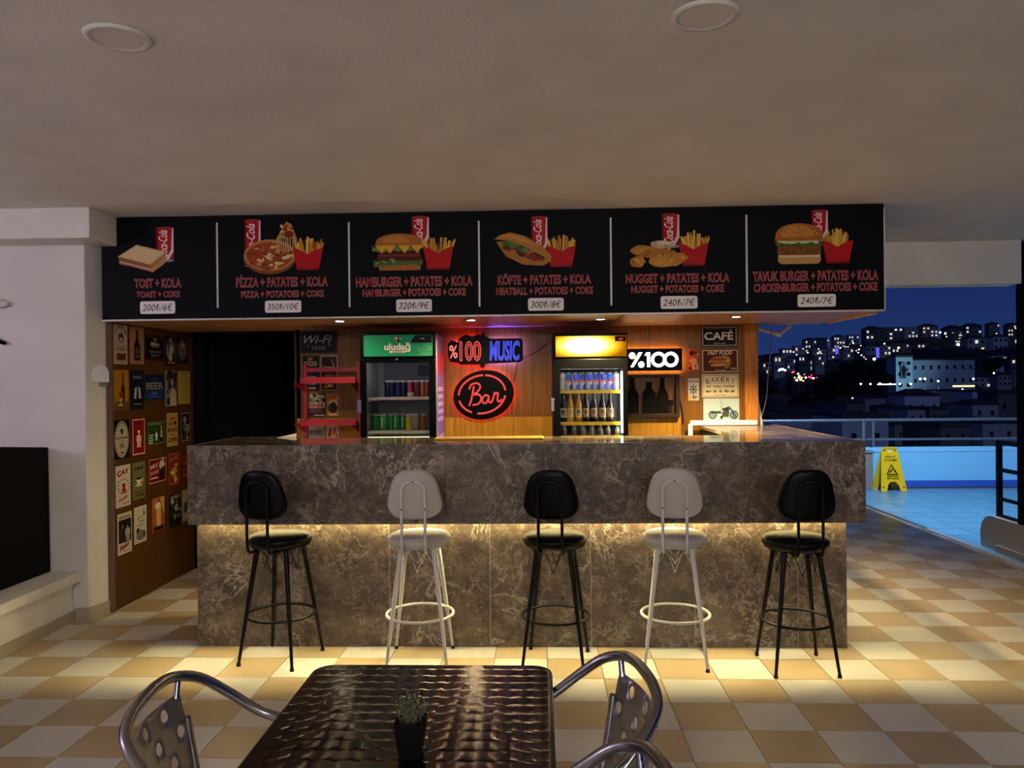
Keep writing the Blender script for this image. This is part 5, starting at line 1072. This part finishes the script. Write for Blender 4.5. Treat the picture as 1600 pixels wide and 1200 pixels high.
obj('soil', MB().box(-.028, .028, -.028, .028, .066, .0705), mat('soil', '#1d140c', .9), pp)
rg = random.Random(5); lf = MB(); st = MB()
for i in range(70):
    a, r0 = rg.uniform(0, 6.28), rg.uniform(0, .026); x0, y0 = r0 * cos(a), r0 * sin(a); hh_ = rg.uniform(.025, .062) * (1.15 if rg.random() < .2 else 1); x1, y1 = x0 * 1.5 + rg.uniform(-.008, .008), y0 * 1.5 + rg.uniform(-.008, .008)
    st.tube([(x0, y0, .07), (x1, y1, .072 + hh_)], .0006, 4)
    for j in range(14):
        t_ = rg.uniform(.25, 1.0); cx, cy, cz = x0 + (x1 - x0) * t_, y0 + (y1 - y0) * t_, .072 + hh_ * t_; b = rg.uniform(0, 6.28); l_ = rg.uniform(.004, .0075); el_ = rg.uniform(-.2, .9)
        d = Vector((cos(b) * cos(el_), sin(b) * cos(el_), sin(el_))) * l_; s_ = Vector((-sin(b), cos(b), .2)) * l_ * .28; c0 = Vector((cx, cy, cz))
        lf.add([c0, c0 + d * .5 + s_, c0 + d, c0 + d * .5 - s_], [(0, 1, 2, 3)])
tag(obj('foliage', lf, mat('sage_leaf', '#8b8a6c', .7), pp), kind='stuff'); tag(obj('stems', st, mat('stem', '#4d4a30', .7), pp), kind='stuff')

# ------------------------------------------------------------------ aluminium armchairs with perforated backs (local: facing +x)
def make_chair(label):
    t = thing('bistro_chair', label, 'chair', (0, 0, 0), 0, 'aluminium chairs at the steel table')
    half = [(-.285, 0, .862), (-.282, .08, .860), (-.268, .16, .848), (-.225, .225, .818), (-.16, .262, .760), (-.08, .280, .698), (.03, .285, .660), (.14, .283, .646), (.205, .280, .628), (.232, .277, .585), (.240, .275, .50), (.246, .272, .25), (.252, .268, .006)]
    pts = half[::-1] + [(x, -y, z) for x, y, z in half[1:]]
    obj('arm_frame', MB().tube(smooth_path(pts, 5), .0135, 12), ALU, t)
    # perforated, gently bent back panel
    mb = MB(); nu, nv = 7, 5; W2, z0, z1 = .185, .51, .805; n = 16; cw, ch = 2 * W2 / nu, (z1 - z0) / nv
    def S_(u, v):
        tt = (v - z0) / (z1 - z0); taper = 1 - .10 * tt; return (-.205 - .055 * tt - .030 * (1 - (u / W2) ** 2), u * taper, v)
    for i in range(nu):
        for j in range(nv):
            cx, cz = -W2 + cw * (i + .5), z0 + ch * (j + .5); sq = []
            for k in range(n):
                a = 2 * pi * k / n + pi / 4; c, s_ = cos(a), sin(a); m_ = max(abs(c), abs(s_)); sq.append((cx + c / m_ * cw / 2, cz + s_ / m_ * ch / 2))
            if (i + j) % 2 == 1 and True:
                ci = [(cx + .0155 * cos(2 * pi * k / n + pi / 4), cz + .0155 * sin(2 * pi * k / n + pi / 4)) for k in range(n)]
                vs = [S_(*p) for p in sq] + [S_(*p) for p in ci]
                mb.add(vs, [(k, (k + 1) % n, n + (k + 1) % n, n + k) for k in range(n)], 0, None, True)
            else: mb.add([S_(*p) for p in sq] + [S_(cx, cz)], [(k, (k + 1) % n, n) for k in range(n)], 0, None, True)
    pn = obj('back_panel', mb, mat('panel_aluminium', '#a3a3a6', .33, 1.0), t)
    sd = pn.modifiers.new('weld', 'WELD'); sd.merge_threshold = .0005
    sd = pn.modifiers.new('thick', 'SOLIDIFY'); sd.thickness = .002
    for s_ in (-1, 1):
        obj('stub', MB().tube([(-.264, s_ * .150, .796), (-.264, s_ * .166, .842)], .008, 8), ALU, t)
        obj('back_upright', MB().tube(smooth_path([(-.245, s_ * .172, .74), (-.225, s_ * .178, .60), (-.205, s_ * .18, .47), (-.235, s_ * .2, .25), (-.275, s_ * .215, .006)], 4), .011, 8), ALU, t)
    obj('seat', MB().prism([(x * 1.0, y) for x, y in rsq(.205, .05)], .432, .438), mat('panel_aluminium', '#a3a3a6', .33, 1.0), t)
    obj('seat_frame', MB().tube([(x, y, .428) for x, y in rsq(.212, .055)], .010, 8, True), ALU, t)
    for s_ in (-1, 1): obj('seat_bracket', MB().tube([(.15, s_ * .205, .428), (.235, s_ * .274, .428)], .009, 8), ALU, t)
    return t
ch = make_chair('aluminium armchair at the left side of the steel table'); ch.location = (-.640, 1.80, 0); ch.rotation_euler = (0, 0, radians(8))
dup(ch, (-.032, 1.885, 0), radians(180 + 8), 'aluminium armchair at the right side of the table, the farther of two')
dup(ch, (-.055, 1.375, 0), radians(180 + 6), 'aluminium armchair nearest the camera, only its top rail in view')

# ------------------------------------------------------------------ left side: cabinet, wall fittings
cb_ = MB(); A = [(-4.3, 2.6), (-3.318, 2.6), (-3.318, 5.118), (-4.3, 5.118)]
cb_.add([(x, y, .334) for x, y in A] + [(-4.3, 2.6, 1.40), (-3.30, 2.6, 1.40), (-3.325, 5.118, 1.172), (-4.3, 5.118, 1.172)], [(3, 2, 1, 0), (4, 5, 6, 7), (0, 1, 5, 4), (1, 2, 6, 5), (2, 3, 7, 6), (3, 0, 4, 7)])
tag(obj('black_cabinet', cb_, MATTE, bevel=.006), 'large matte black box standing on the white bench by the lilac wall', 'cabinet')
wb = thing('wall_hood', 'small white round-topped fitting with a grey box on the corner of the white wall', 'fitting', (-3.005, 5.22, 1.66))
c0 = on_x(158, 604, -3.03); wb.location = (-3.045, 5.245, on_y(158, 604, 5.25).z)
q = MB().prism([(-.055 + .0, 0.0)] + [(.055 * cos(pi - pi * i / 12), .055 + .055 * sin(pi - pi * i / 12) * 1.15) for i in range(13)] + [(.055, 0.0)], 0, .05)
o = obj('dome', q, WHITEP, wb, bevel=.004); o.matrix_basis = Matrix.Translation((0, .0, .03)) @ Matrix.Rotation(radians(40), 4, 'Z') @ M_BACK
o = obj('box', MB().box(-.045, .055, 0, .035, -.06, .0), GREYPAINT, wb, bevel=.003); o.matrix_basis = Matrix.Rotation(radians(40), 4, 'Z') @ M_BACK
a = on_y(14, 476, 5.10); tag(obj('wall_hook', MB().tube([(a.x - .25, 5.10, a.z + .012), (a.x - .06, 5.10, a.z + .008), (a.x - .008, 5.10, a.z + .004)], [.034, .03, .014], 12), WHITEP), 'white pointed wall fitting at the left picture edge', 'fitting')
a = on_y(9, 537, 5.10); tag(obj('wall_lever', MB().tube([(a.x - .22, 5.10, a.z + .06), (a.x - .05, 5.10, a.z + .018), (a.x - .004, 5.10, a.z + .002)], [.016, .016, .012], 12), BLACK), 'black rounded lever on the lilac wall at the left picture edge', 'fitting')

# ------------------------------------------------------------------ pool terrace: railings, wet floor sign, awning arms
rl = thing('parapet_railing', 'grey steel railing on the far blue-lit parapet', 'railing', (5.5, 11.53, .575)); RI = Matrix.Translation((-5.5, -11.53, -.575))
def rr_(n, mb, M=GALV): o = obj(n, mb, M, rl); o.matrix_parent_inverse = RI; return o
for z, r in ((.972, .024), (.69, .018)): rr_('rail', MB().tube([(1.0, 11.53, z), (12, 11.53, z)], r, 10))
for x, r in ((4.70, .032), (4.84, .022), (2.4, .03), (7.05, .03), (9.4, .03)): rr_('post', MB().tube([(x, 11.53, .575), (x, 11.53, .985 if r > .025 else .95)], r, 10))
rk2 = thing('black_railing', 'black metal railing on the low grey wall at the right', 'railing', (4.195, 6, .3)); RI2 = Matrix.Translation((-4.195, -6, -.3))
def rb_(n, mb): o = obj(n, mb, BLACKMET, rk2, bevel=.003); o.matrix_parent_inverse = RI2; return o
for y in (7.27, 5.4, 3.6): rb_('post', MB().box(4.165, 4.205, y - .022, y + .022, .30, 1.0))
for z, t_ in ((.985, .02), (.735, .016), (.47, .013), (.315, .012)): rb_('rail', MB().box(4.165, 4.205, 2.6, 7.27, z - t_, z + t_))
# A-frame caution sign
ws = thing('wet_floor_sign', 'yellow wet floor caution sign standing by the blue-lit parapet', 'sign', (4.90, 11.12, 0)); ws.rotation_euler = (0, 0, radians(4))
def panel(n, back=False):
    w0, w1, hh = .185, .115, .625
    ol = [(-w0, 0), (-w0 + .085, 0), (-.075, .09), (-.035, .135), (.035, .135), (.075, .09), (w0 - .085, 0), (w0, 0), (w1, hh - .03), (w1 - .03, hh), (-w1 + .03, hh), (-w1, hh - .03)]
    o = obj(n, MB().prism(ol, -.006, .006), YELLOW, ws, bevel=.002)
    o.matrix_basis = Matrix.Translation((0, .16 if back else -.10, 0)) @ Matrix.Rotation(radians(14 if back else -12), 4, 'X') @ M_BACK; return o
f_ = panel('front_panel'); panel('rear_panel', True)
P = Pr(z0=.0065, dz=.0006); P.rect(-.03, .555, .03, .575, '#cfd0c4'); P.text('PİKO', 0, .582, .02, '#1d1a05', w=.09, bold=.02)
for i, s in enumerate(('DİKKAT', 'KAYGAN ZEMİN')): P.text(s, 0, .47 - i * .045, .026, '#1a1704', w=.15 + .03 * i, bold=.03)
P.poly([(-.085, .235), (.085, .235), (0, .385)], '#161404'); P.poly([(-.062, .247), (.062, .247), (0, .358)], '#d9b400'); P.line([(-.03, .262), (.0, .30), (.022, .325)], .014, '#161404'); P.line([(.0, .30), (.035, .285), (.045, .262)], .012, '#161404'); P.ell(.012, .335, .01, .01, '#161404', 10); P.line([(-.045, .275), (-.01, .295)], .01, '#161404')
P.text('CAUTION', 0, .205, .024, '#1a1704', w=.16, bold=.03); P.text('WET FLOOR', 0, .172, .022, '#1a1704', w=.17, bold=.03)
tag(obj('lettering', P, PRINT, f_), kind='stuff')
for x, y in ((-.145, .06), (.145, .06), (-.075, .575), (.075, .575)): obj('bolt', MB().lathe([(.012, .006), (.010, .010)], 10, (x, y, 0)), RUBBER, f_)
bn = on_y(1362, 756, 11.3); tag(obj('grey_bin', MB().box(4.52, 4.70, 11.2, 11.38, 0, .52).box(4.50, 4.72, 11.18, 11.40, .52, .55), GREYPAINT, bevel=.01), 'grey bin half hidden behind the counter, left of the yellow caution sign', 'bin')
aw = thing('awning_arm', 'white folding awning arm hanging under the right end of the soffit', 'awning arm', (1.9, 6.5, 2.0))
def on(pt): return (pt.x, pt.y, pt.z)
inv = Matrix.Translation((-1.9, -6.5, -2.0))
a, b, c = on_y(1170, 510, 6.34), on_y(1217, 523, 6.50), on_y(1235, 509, 6.52)
for n, p0, p1 in (('arm_tube', a, b), ('arm_tube', b, c)):
    o = obj(n, MB().tube([on(p0), on(p1)], .016, 10), WHITEMET, aw); o.matrix_parent_inverse = inv
o = obj('elbow', MB().lathe([(.022, -.02), (.022, .02)], 12, on(b)), WHITEMET, aw); o.matrix_parent_inverse = inv
a, b = on_y(1170, 560, 6.36), on_y(1187.5, 662, 6.32); c = b + (b - a) * (b.z / (a.z - b.z))
tag(obj('white_pole', MB().tube([on(a), on(b), (c.x, c.y, 0)], .024, 12), WHITEMET), 'white pole leaning outside the counter post', 'pole')
pts = [(1186.5, 657), (1190, 650), (1197, 625), (1200, 590), (1203, 560), (1205, 530), (1206, 512)]
tag(obj('cord', MB().tube(smooth_path([on(on_y(x, y, 6.325 + .02 * i_)) for i_, (x, y) in enumerate(pts)], 5), .005, 6), mat('grey_cord', '#6a6256', .7)), 'thin grey cord rising from the counter end beside the white pole', 'cord')

# ------------------------------------------------------------------ the town on the hillside
GRD = mat('dark_ground', '#0d1012', .95); h = N(GRD); n1 = h.n('TexNoise', Scale=.12, Detail=5); h.l(h.pos(), n1.inputs[0]); h.l(h.ramp(n1.outputs[0], [(.35, '#07090a'), (.65, '#191d20')]), h.b.inputs['Base Color'])
def wall_m(i, c): return mat('house_wall_%d' % i, c, .85)
WM = [wall_m(i, c) for i, c in enumerate(('#8a8580', '#a09c98', '#6e6a6a', '#b4b2b0', '#7b7672', '#c4c2c0'))]
ROOF = mat('dark_roof', '#4a4442', .85); ROOFT = mat('tile_roof', '#5a4038', .85)
WIN_D = mat('dark_window', '#0b0d12', .2); WIN_L = emis('lit_window', (1, .82, .55), .8); WIN_C = emis('lit_window_cool', (.85, .92, 1), .9); LAMPM = emis('street_lamp_glow', (1, .93, .84), 5); LAMPY = emis('lamp_yellow', (1, .80, .32), 6)
def hz(px): return 604 - .0102 * px + 1.2                      # horizon height in the picture at px
def gpix(px, d):
    """how high the hillside at distance d reaches (picture y), rising to the right"""
    tk = [(900, 575), (1165, 564), (1200, 557), (1260, 551), (1310, 544), (1365, 539), (1420, 531), (1490, 529), (1600, 526), (2600, 520)]
    top = next((y0 + (y1 - y0) * (px - x0) / (x1 - x0) for (x0, y0), (x1, y1) in zip(tk, tk[1:]) if px <= x1), 526) if px > 900 else 575
    kn = [(24, 960), (45, 760), (60, 702), (80, 690), (110, 662), (140, 636), (180, 620), (240, 612), (300, 606), (370, 594), (430, 587), (500, min(574, top + 28)), (560, min(566, top + 16)), (640, top + 8), (700, top), (760, top + 6), (1100, 640)]
    for (d0, y0), (d1, y1) in zip(kn, kn[1:]):
        if d <= d1: t_ = (d - d0) / (d1 - d0); return y0 + (y1 - y0) * max(0, t_)
    return 640
def gpt(px, d): return on_y(px, gpix(px, d), d)
cols_ = [-200, 300, 700, 950, 1100] + list(range(1150, 1640, 30)) + [1750, 2000, 2500]; rows_ = [24, 34, 45, 60, 80, 110, 140, 180, 240, 300, 370, 430, 500, 560, 640, 700, 760, 900, 1100]
rg = random.Random(21); v = []
for d in rows_:
    for px in cols_: p = gpt(px, d); v.append((p.x, p.y, p.z + rg.uniform(-.004, .004) * d))
nc = len(cols_); fs = [(j * nc + i, j * nc + i + 1, (j + 1) * nc + i + 1, (j + 1) * nc + i) for j in range(len(rows_) - 1) for i in range(nc - 1)]
hill = struct('hillside', MB().add(v, fs, 0, None, True), GRD)
p = on_y(1120, 560, 1300); q_ = on_y(1420, 540, 1300)
mt = [(1000, 580), (1120, 566), (1200, 553), (1300, 556), (1450, 575), (1700, 600), (1700, 660), (1000, 660)]
struct('far_ridge', MB().add([tuple(on_y(x, y, 1300)) for x, y in mt] + [tuple(on_y(x, max(y, 600), 1500)) for x, y in mt], [tuple(range(8))[::-1]] + [(i, (i + 1) % 8, 8 + (i + 1) % 8, 8 + i) for i in range(8)]), mat('ridge_haze', '#23262b', .95))

WINMESH = {}
def window_mesh(w, hgt, M):
    k = (round(w, 1), round(hgt, 1), M.name)
    if k not in WINMESH:
        o = obj('window', MB().box(-k[0] / 2, k[0] / 2, -.12, .05, 0, k[1]), M); WINMESH[k] = o.data; bpy.data.objects.remove(o)
    return WINMESH[k]
def house(px0, px1, ytop, ybot, d, wm, label, group=None, nx=3, ny=2, lit=.3, roof='flat', depth=.8, rg=rg, cool=False, winfrac=(.45, .42)):
    a, b = on_y(px0, ybot, d), on_y(px1, ytop, d); w, hgt = b.x - a.x, b.z - a.z; cx = (a.x + b.x) / 2; base = min(a.z, gpt((px0 + px1) / 2, d).z) - 1.5 - d * .008
    t = thing('apartment_building' if ny > 1 else 'house', label, 'building', (cx, d, base), 0, group); hh = hgt + a.z - base; dp = max(6, w * depth)
    t.rotation_euler = (0, 0, radians(rg.uniform(-5, 5)))
    obj('wall', MB().box(-w / 2, w / 2, 0, dp, 0, hh), wm, t)
    if roof == 'flat': obj('roof', MB().box(-w * .52, w * .52, -w * .02, dp * 1.02, hh, hh + max(.3, hgt * .05)), ROOF, t)
    elif roof == 'hip': e_ = w * .06; obj('roof', MB().add([(-w / 2 - e_, -e_, hh), (w / 2 + e_, -e_, hh), (w / 2 + e_, dp + e_, hh), (-w / 2 - e_, dp + e_, hh), (-w * .22, dp / 2, hh + w * .2), (w * .22, dp / 2, hh + w * .2)], [(3, 2, 1, 0), (0, 1, 5, 4), (1, 2, 5), (2, 3, 4, 5), (3, 0, 4)]), ROOFT, t)
    z0 = hh - hgt; sx, sz = w / max(1, nx), hgt / max(1, ny)
    for j in range(ny):
        for i in range(nx):
            M = (WIN_C if (cool or rg.random() < .4) else WIN_L) if rg.random() < lit else WIN_D
            o = bpy.data.objects.new('window', window_mesh(sx * winfrac[0], sz * winfrac[1], M)); COL.objects.link(o); o.parent = t; o.location = (-w / 2 + sx * (i + .5), 0, z0 + sz * (j + .3))
    return t
ORD = ['first', 'second', 'third', 'fourth', 'fifth', 'sixth', 'seventh', 'eighth', 'ninth', 'tenth', 'eleventh', 'twelfth', 'thirteenth', 'fourteenth', 'fifteenth', 'sixteenth', 'seventeenth', 'eighteenth', 'nineteenth', 'twentieth']
# along the skyline
sky_ = [(1258, 1276, 531, 552), (1278, 1292, 528, 548), (1303, 1320, 526, 545), (1326, 1342, 524, 542), (1353, 1379, 514, 540), (1381, 1411, 512, 532), (1413, 1435, 512, 528), (1441, 1466, 510, 527), (1480, 1504, 512, 530), (1509, 1534, 509, 528), (1546, 1562, 506, 522), (1575, 1592, 507, 526), (1606, 1632, 506, 526)]
for i, (x0, x1, y0, y1) in enumerate(sky_):
    house(x0, x1, y0, y1, 690 + 3 * i, WM[(0, 2, 3, 1, 2, 4, 3, 1, 2, 4, 0, 2, 1)[i]], '%s block from the left along the hill skyline' % ORD[i], 'blocks along the hill skyline', 4, 3, .34, ('hip', 'flat')[i % 2 if i < 6 else 0] if i != 6 else 'flat', cool=(i % 3 == 0))
# scattered over the slope, in three tiers
tiers = [(560, 'upper slope', [(1222, 1238, 545, 562), (1242, 1258, 541, 560), (1272, 1290, 546, 562), (1294, 1312, 543, 560), (1318, 1334, 544, 560), (1354, 1374, 541, 562), (1376, 1392, 540, 556), (1394, 1410, 536, 552), (1412, 1424, 537, 550), (1433, 1452, 537, 552), (1455, 1470, 540, 552), (1512, 1540, 528, 552), (1552, 1576, 526, 548), (1578, 1598, 528, 550)]),
         (430, 'middle slope', [(1174, 1188, 560, 590), (1192, 1206, 566, 586), (1210, 1226, 556, 580), (1230, 1244, 560, 578), (1248, 1262, 556, 576), (1266, 1280, 562, 580), (1274, 1288, 556, 572), (1552, 1574, 556, 574), (1580, 1604, 560, 580)]),
         (300, 'lower slope', [(1444, 1470, 592, 604), (1474, 1490, 588, 602), (1500, 1516, 584, 600), (1520, 1550, 590, 606), (1560, 1580, 586, 604), (1584, 1610, 588, 604)])]
for d, nm_, L in tiers:
    for i, (x0, x1, y0, y1) in enumerate(L):
        house(x0, x1, y0, y1, d + (14 if i % 2 else -14) + rg.uniform(-4, 4), rg.choice(WM), '%s building from the left on the %s of the hill' % (ORD[i], nm_), 'buildings on the %s' % nm_, 3, 2, .34 if d > 350 else .12, rg.choice(('flat', 'flat', 'hip')))
# the ones that stand out
house(1492, 1515, 521, 541, 600, WM[4], 'block with bright warm-lit storeys, right of the middle of the ridge', None, 4, 4, .8, 'flat', winfrac=(.8, .35))
for (x, y0, y1, l) in ((1308, 543, 553, 'blue light strip on a building, left one'), (1372, 543, 559, 'blue light strip on a building, right one')):
    a, b = on_y(x - 1.8, y1, 535), on_y(x + 1.8, y0, 535); tag(obj('light_strip', MB().box(a.x, b.x, 535, 536, a.z, b.z), emis('strip_blue', (.10, .10, 1), 1.3)), l, 'light strip')
wb_ = house(1425, 1522, 562, 604, 250, mat('white_render', '#c2c8ce', .8), 'long pale building with small dark windows, right of the banner tower', None, 8, 2, .0, 'flat', .25, winfrac=(.3, .3))
tw = house(1400, 1426, 558, 610, 240, mat('pale_render', '#b9c4c8', .8), 'blue-white lit building with a tall figure banner', None, 2, 3, .0, 'flat', .8, winfrac=(.42, .3)); tw.name = 'banner_tower'
a, b = on_y(1407, 592, 239.4), on_y(1415, 567, 239.4)
o = obj('banner', MB().box(a.x - tw.location.x, b.x - tw.location.x, -.9, -.75, a.z - tw.location.z, b.z - tw.location.z), mat('banner_cloth', '#8e9aa0', .7), tw)
P = Pr(dz=.05, z0=.0); figure(P, 0, 0, (b.z - a.z) * .9, '#141a20', 1.4, '#6c5c50'); o2 = obj('banner_print', P, PRINT, tw); o2.matrix_basis = Matrix.Translation(((a.x + b.x) / 2 - tw.location.x, -.92, a.z - tw.location.z + .2)) @ M_BACK
lamp('SPOT', 'facade_floodlight', (tw.location.x - 1, 218, on_y(1410, 612, 218).z), 14000, (.32, .72, 1.0), (tw.location.x, 240, on_y(1412, 575, 240).z), spot_size=radians(62), spot_blend=.8, shadow_soft_size=.4)
house(1205, 1308, 656, 694, 66, mat('roof_wall_pale', '#cfd0d6', .85), 'low wide pale building with two small square windows beyond the railing', None, 3, 1, 0, 'flat', .5, winfrac=(.10, .26))
house(1226, 1290, 646, 660, 84, WM[3], 'pale roof storey behind the low wide building', None, 1, 1, 0, 'flat', .3, winfrac=(.05, .3))
house(1316, 1388, 653, 700, 55, mat('roof_wall_pale', '#cfd0d6', .85), 'pale square house right of the low wide building', None, 2, 1, 0, 'flat', .7, winfrac=(.2, .2))
house(1414, 1468, 618, 650, 120, mat('shed_white', '#d5d8de', .85), 'pale gabled building right of the row of white lamps', None, 3, 1, 0, 'hip', .8, winfrac=(.15, .25))
house(1520, 1552, 612, 628, 130, mat('shed_white', '#d5d8de', .85), 'small white house under the yellow light tube', None, 2, 1, 0, 'flat', .8, winfrac=(.15, .3))
house(1490, 1516, 611, 630, 152, WM[3], 'grey house left of the small white house', None, 2, 1, 0, 'flat', .8, winfrac=(.15, .3))
for i, (x0, x1, y0, y1, d) in enumerate(((1322, 1350, 630, 656, 110), (1352, 1384, 622, 652, 125), (1390, 1412, 636, 660, 100), (1418, 1446, 640, 662, 84), (1452, 1482, 640, 660, 100), (1488, 1502, 640, 656, 105), (1520, 1560, 632, 656, 108), (1560, 1600, 616, 650, 120), (1398, 1430, 664, 690, 62), (1470, 1515, 668, 692, 60), (1535, 1590, 662, 690, 64))):
    house(x0, x1, y0, y1, d + (i % 3) * 9 - 9, rg.choice(WM[:5]), '%s of the dim near houses below the hill, counted from the left' % ORD[i], 'dim near houses', 2, 1, 0, rg.choice(('flat', 'hip')), winfrac=(.16, .3))
# dark tree masses
def crown(px, py, d, rpx, label):
    c = on_y(px, py, d); r = rpx / CAM_F * d; t = thing('tree', label, 'tree', (c.x, d, c.z - r * 1.4), 0, 'dark trees on the slope'); mb = MB(); n, m_ = 12, 7; v = []
    for j in range(m_ + 1):
        for i in range(n):
            th, ph = pi * j / m_, 2 * pi * i / n; k = r * (1 + rg.uniform(-.16, .16)); v.append((k * sin(th) * cos(ph) * 1.15, k * sin(th) * sin(ph), r * 1.4 + k * cos(th) * .9))
    mb.add(v, [(j * n + i, (j + 1) * n + i, (j + 1) * n + (i + 1) % n, j * n + (i + 1) % n) for j in range(m_) for i in range(n)], 0, None, True)
    obj('crown', mb, mat('dark_foliage', '#0b100a', .95), t); obj('trunk', MB().tube([(0, 0, -r * .8), (0, 0, r * .9)], r * .08, 6), ROOF, t)
TR = [(1275, 605, 210, 16), (1305, 600, 215, 18), (1335, 590, 225, 19), (1362, 583, 230, 17), (1384, 575, 264, 14), (1240, 612, 200, 15), (1212, 618, 190, 14), (1325, 612, 180, 16), (1360, 606, 190, 15), (1386, 592, 200, 9), (1192, 610, 210, 12), (1290, 622, 160, 14), (1252, 630, 150, 15), (1342, 572, 330, 10), (1320, 574, 340, 9), (1548, 570, 260, 10), (1560, 566, 270, 9)]
for i, (x, y, d, r) in enumerate(sorted(TR)): crown(x, y, d, r, '%s dark tree crown from the left on the slope' % ORD[i])
# lamps
def lampdot(px, py, d, rpx, M, label, group, cat='street lamp'):
    c = on_y(px, py, d); r = rpx / CAM_F * d; t = thing('street_lamp', label, cat, (c.x, d, c.z - 6), 0, group)
    obj('globe', MB().lathe([(r * .5, 6 - r * .87), (r, 6 - r * .3), (r, 6 + r * .3), (r * .5, 6 + r * .87)], 8), M, t); obj('pole', MB().tube([(0, 0, -2), (0, 0, 6 - r * .8)], r * .12, 5), GALV, t)
ROW = [(1345, 600, 1.6), (1360, 600, 1.6), (1375, 599.5, 1.8), (1391, 600, 1.6), (1406, 600, 1.5), (1423, 600, 1.7)]
for i, (x, y, r) in enumerate(ROW): lampdot(x, y, 168, r, LAMPM, '%s lamp from the left in the row of white lamps' % ORD[i], 'row of white lamps')
a, b = on_y(1372, 601.5, 168), on_y(1400, 599.5, 168); tag(obj('canopy_light', MB().box(a.x, b.x, 168, 168.4, a.z, b.z), emis('canopy_white', (.85, 1, .97), 2.2)), 'white glowing strip between the row lamps', 'light strip')
a, b = on_y(1490, 604.5, 140), on_y(1523, 602, 140); tag(obj('tube_light', MB().box(a.x, b.x, 140, 140.3, a.z, b.z), emis('tube_yellow', (1, .86, .22), 3.0)), 'yellow glowing light tube above the small white house', 'light strip')
lampdot(1504, 608.5, 139, 1.4, LAMPM, 'small white lamp hanging under the yellow light tube', None)
ODD = [(1438, 592, 230, 1.8), (1445, 592, 230, 1.9), (1466, 595.5, 220, 1.6), (1520, 592, 250, 2.2), (1553, 583, 280, 1.3), (1332, 622, 120, 1.1), (1497, 538.5, 590, 2.3), (1404, 543.5, 540, 1.7), (1469, 519.5, 680, 1.5), (1477, 521, 680, 1.5), (1366, 561, 380, 2.2)]
for i, (x, y, d, r) in enumerate(ODD): lampdot(x, y, d, r, LAMPM, ['left of a pair of lamps at the foot of the pale building', 'right of a pair of lamps at the foot of the pale building', 'lamp under the right part of the pale building', 'lamp glowing in front of a lower slope house', 'single small lamp on the right slope', 'faint lamp low over the near houses', 'bright lamp at the foot of the warm-lit block', 'lamp on the slope above the banner tower', 'left of two lamps between skyline blocks', 'right of two lamps between skyline blocks', 'bright lamp under the right blue strip'][i], 'single street lamps')
DOT = [(1294, 532), (1342, 546), (1345, 540), (1338, 548), (1341, 551), (1346, 555), (1350, 558), (1353, 561), (1302, 558), (1262, 551), (1255, 545), (1325, 542), (1321, 542), (1313, 543.5), (1278, 552), (1283, 552), (1250, 557), (1245, 560), (1220, 557), (1230, 566), (1217, 573), (1249, 572), (1255, 572), (1249, 575), (1270, 575), (1291, 579), (1204, 579), (1200, 586), (1188, 579), (1212, 580), (1232, 578), (1213, 600), (1291, 591), (1337, 567), (1333, 536), (1279, 545), (1260, 562), (1240, 550), (1233, 588), (1225, 582), (1479, 526), (1382, 537), (1381, 549), (1587, 513), (1557, 521), (1562, 527)]
TENS = ['', '', 'twenty', 'thirty', 'forty', 'fifty']
def nth(i): return ORD[i] if i < 20 else (TENS[(i + 1) // 10][:-1] + 'ieth' if (i + 1) % 10 == 0 else TENS[(i + 1) // 10] + '-' + ORD[(i + 1) % 10 - 1])
DOT = sorted(DOT)
for i, (x, y) in enumerate(DOT): lampdot(x, y, 470 + rg.uniform(0, 60) if x < 1360 else 620, rg.uniform(.6, 1.15), LAMPM, '%s small point of light from the left among the hillside buildings' % nth(i), 'points of light on the hillside')
FEST = [(1219, 577.5, 2.2, 'w'), (1223, 577, 2.4, 'w'), (1227, 578.5, 1.8, 'w'), (1217, 579, 1.4, 'w'), (1238, 582, 1.6, 'r'), (1240, 581, 2.0, 'r'), (1247, 584, 1.8, 'g'), (1249, 588, 2.2, 'g'), (1245, 594, 2.4, 'g'), (1251, 593, 2.4, 'g'), (1248, 590, 2.0, 'g'), (1253, 590, 1.5, 'g'), (1257, 585, 1.5, 'r'), (1259, 590, 1.8, 'w'), (1264, 589, 1.8, 'r'), (1267, 590, 2.0, 'r'), (1271, 591, 1.8, 'w'), (1268, 586, 1.3, 'r'), (1242, 590, 1.4, 'g'), (1255, 595, 1.4, 'g'), (1276, 590, 1.0, 'r')]
FM = {'w': emis('fair_white', (.9, 1, .9), 5), 'r': emis('fair_red', (1, .05, .16), 2.2), 'g': emis('fair_gold', (1, .66, .22), 4)}
for k, nm_ in (('w', 'white'), ('r', 'red'), ('g', 'golden')):
    for i, (x, y, r, kk) in enumerate(sorted(f for f in FEST if f[3] == k)):
        lampdot(x, y, 176 + (i * 7 % 12), r * .85, FM[k], '%s %s light from the left in the festive cluster on the hillside' % (nth(i), nm_), '%s lights of the festive cluster' % nm_, 'light')
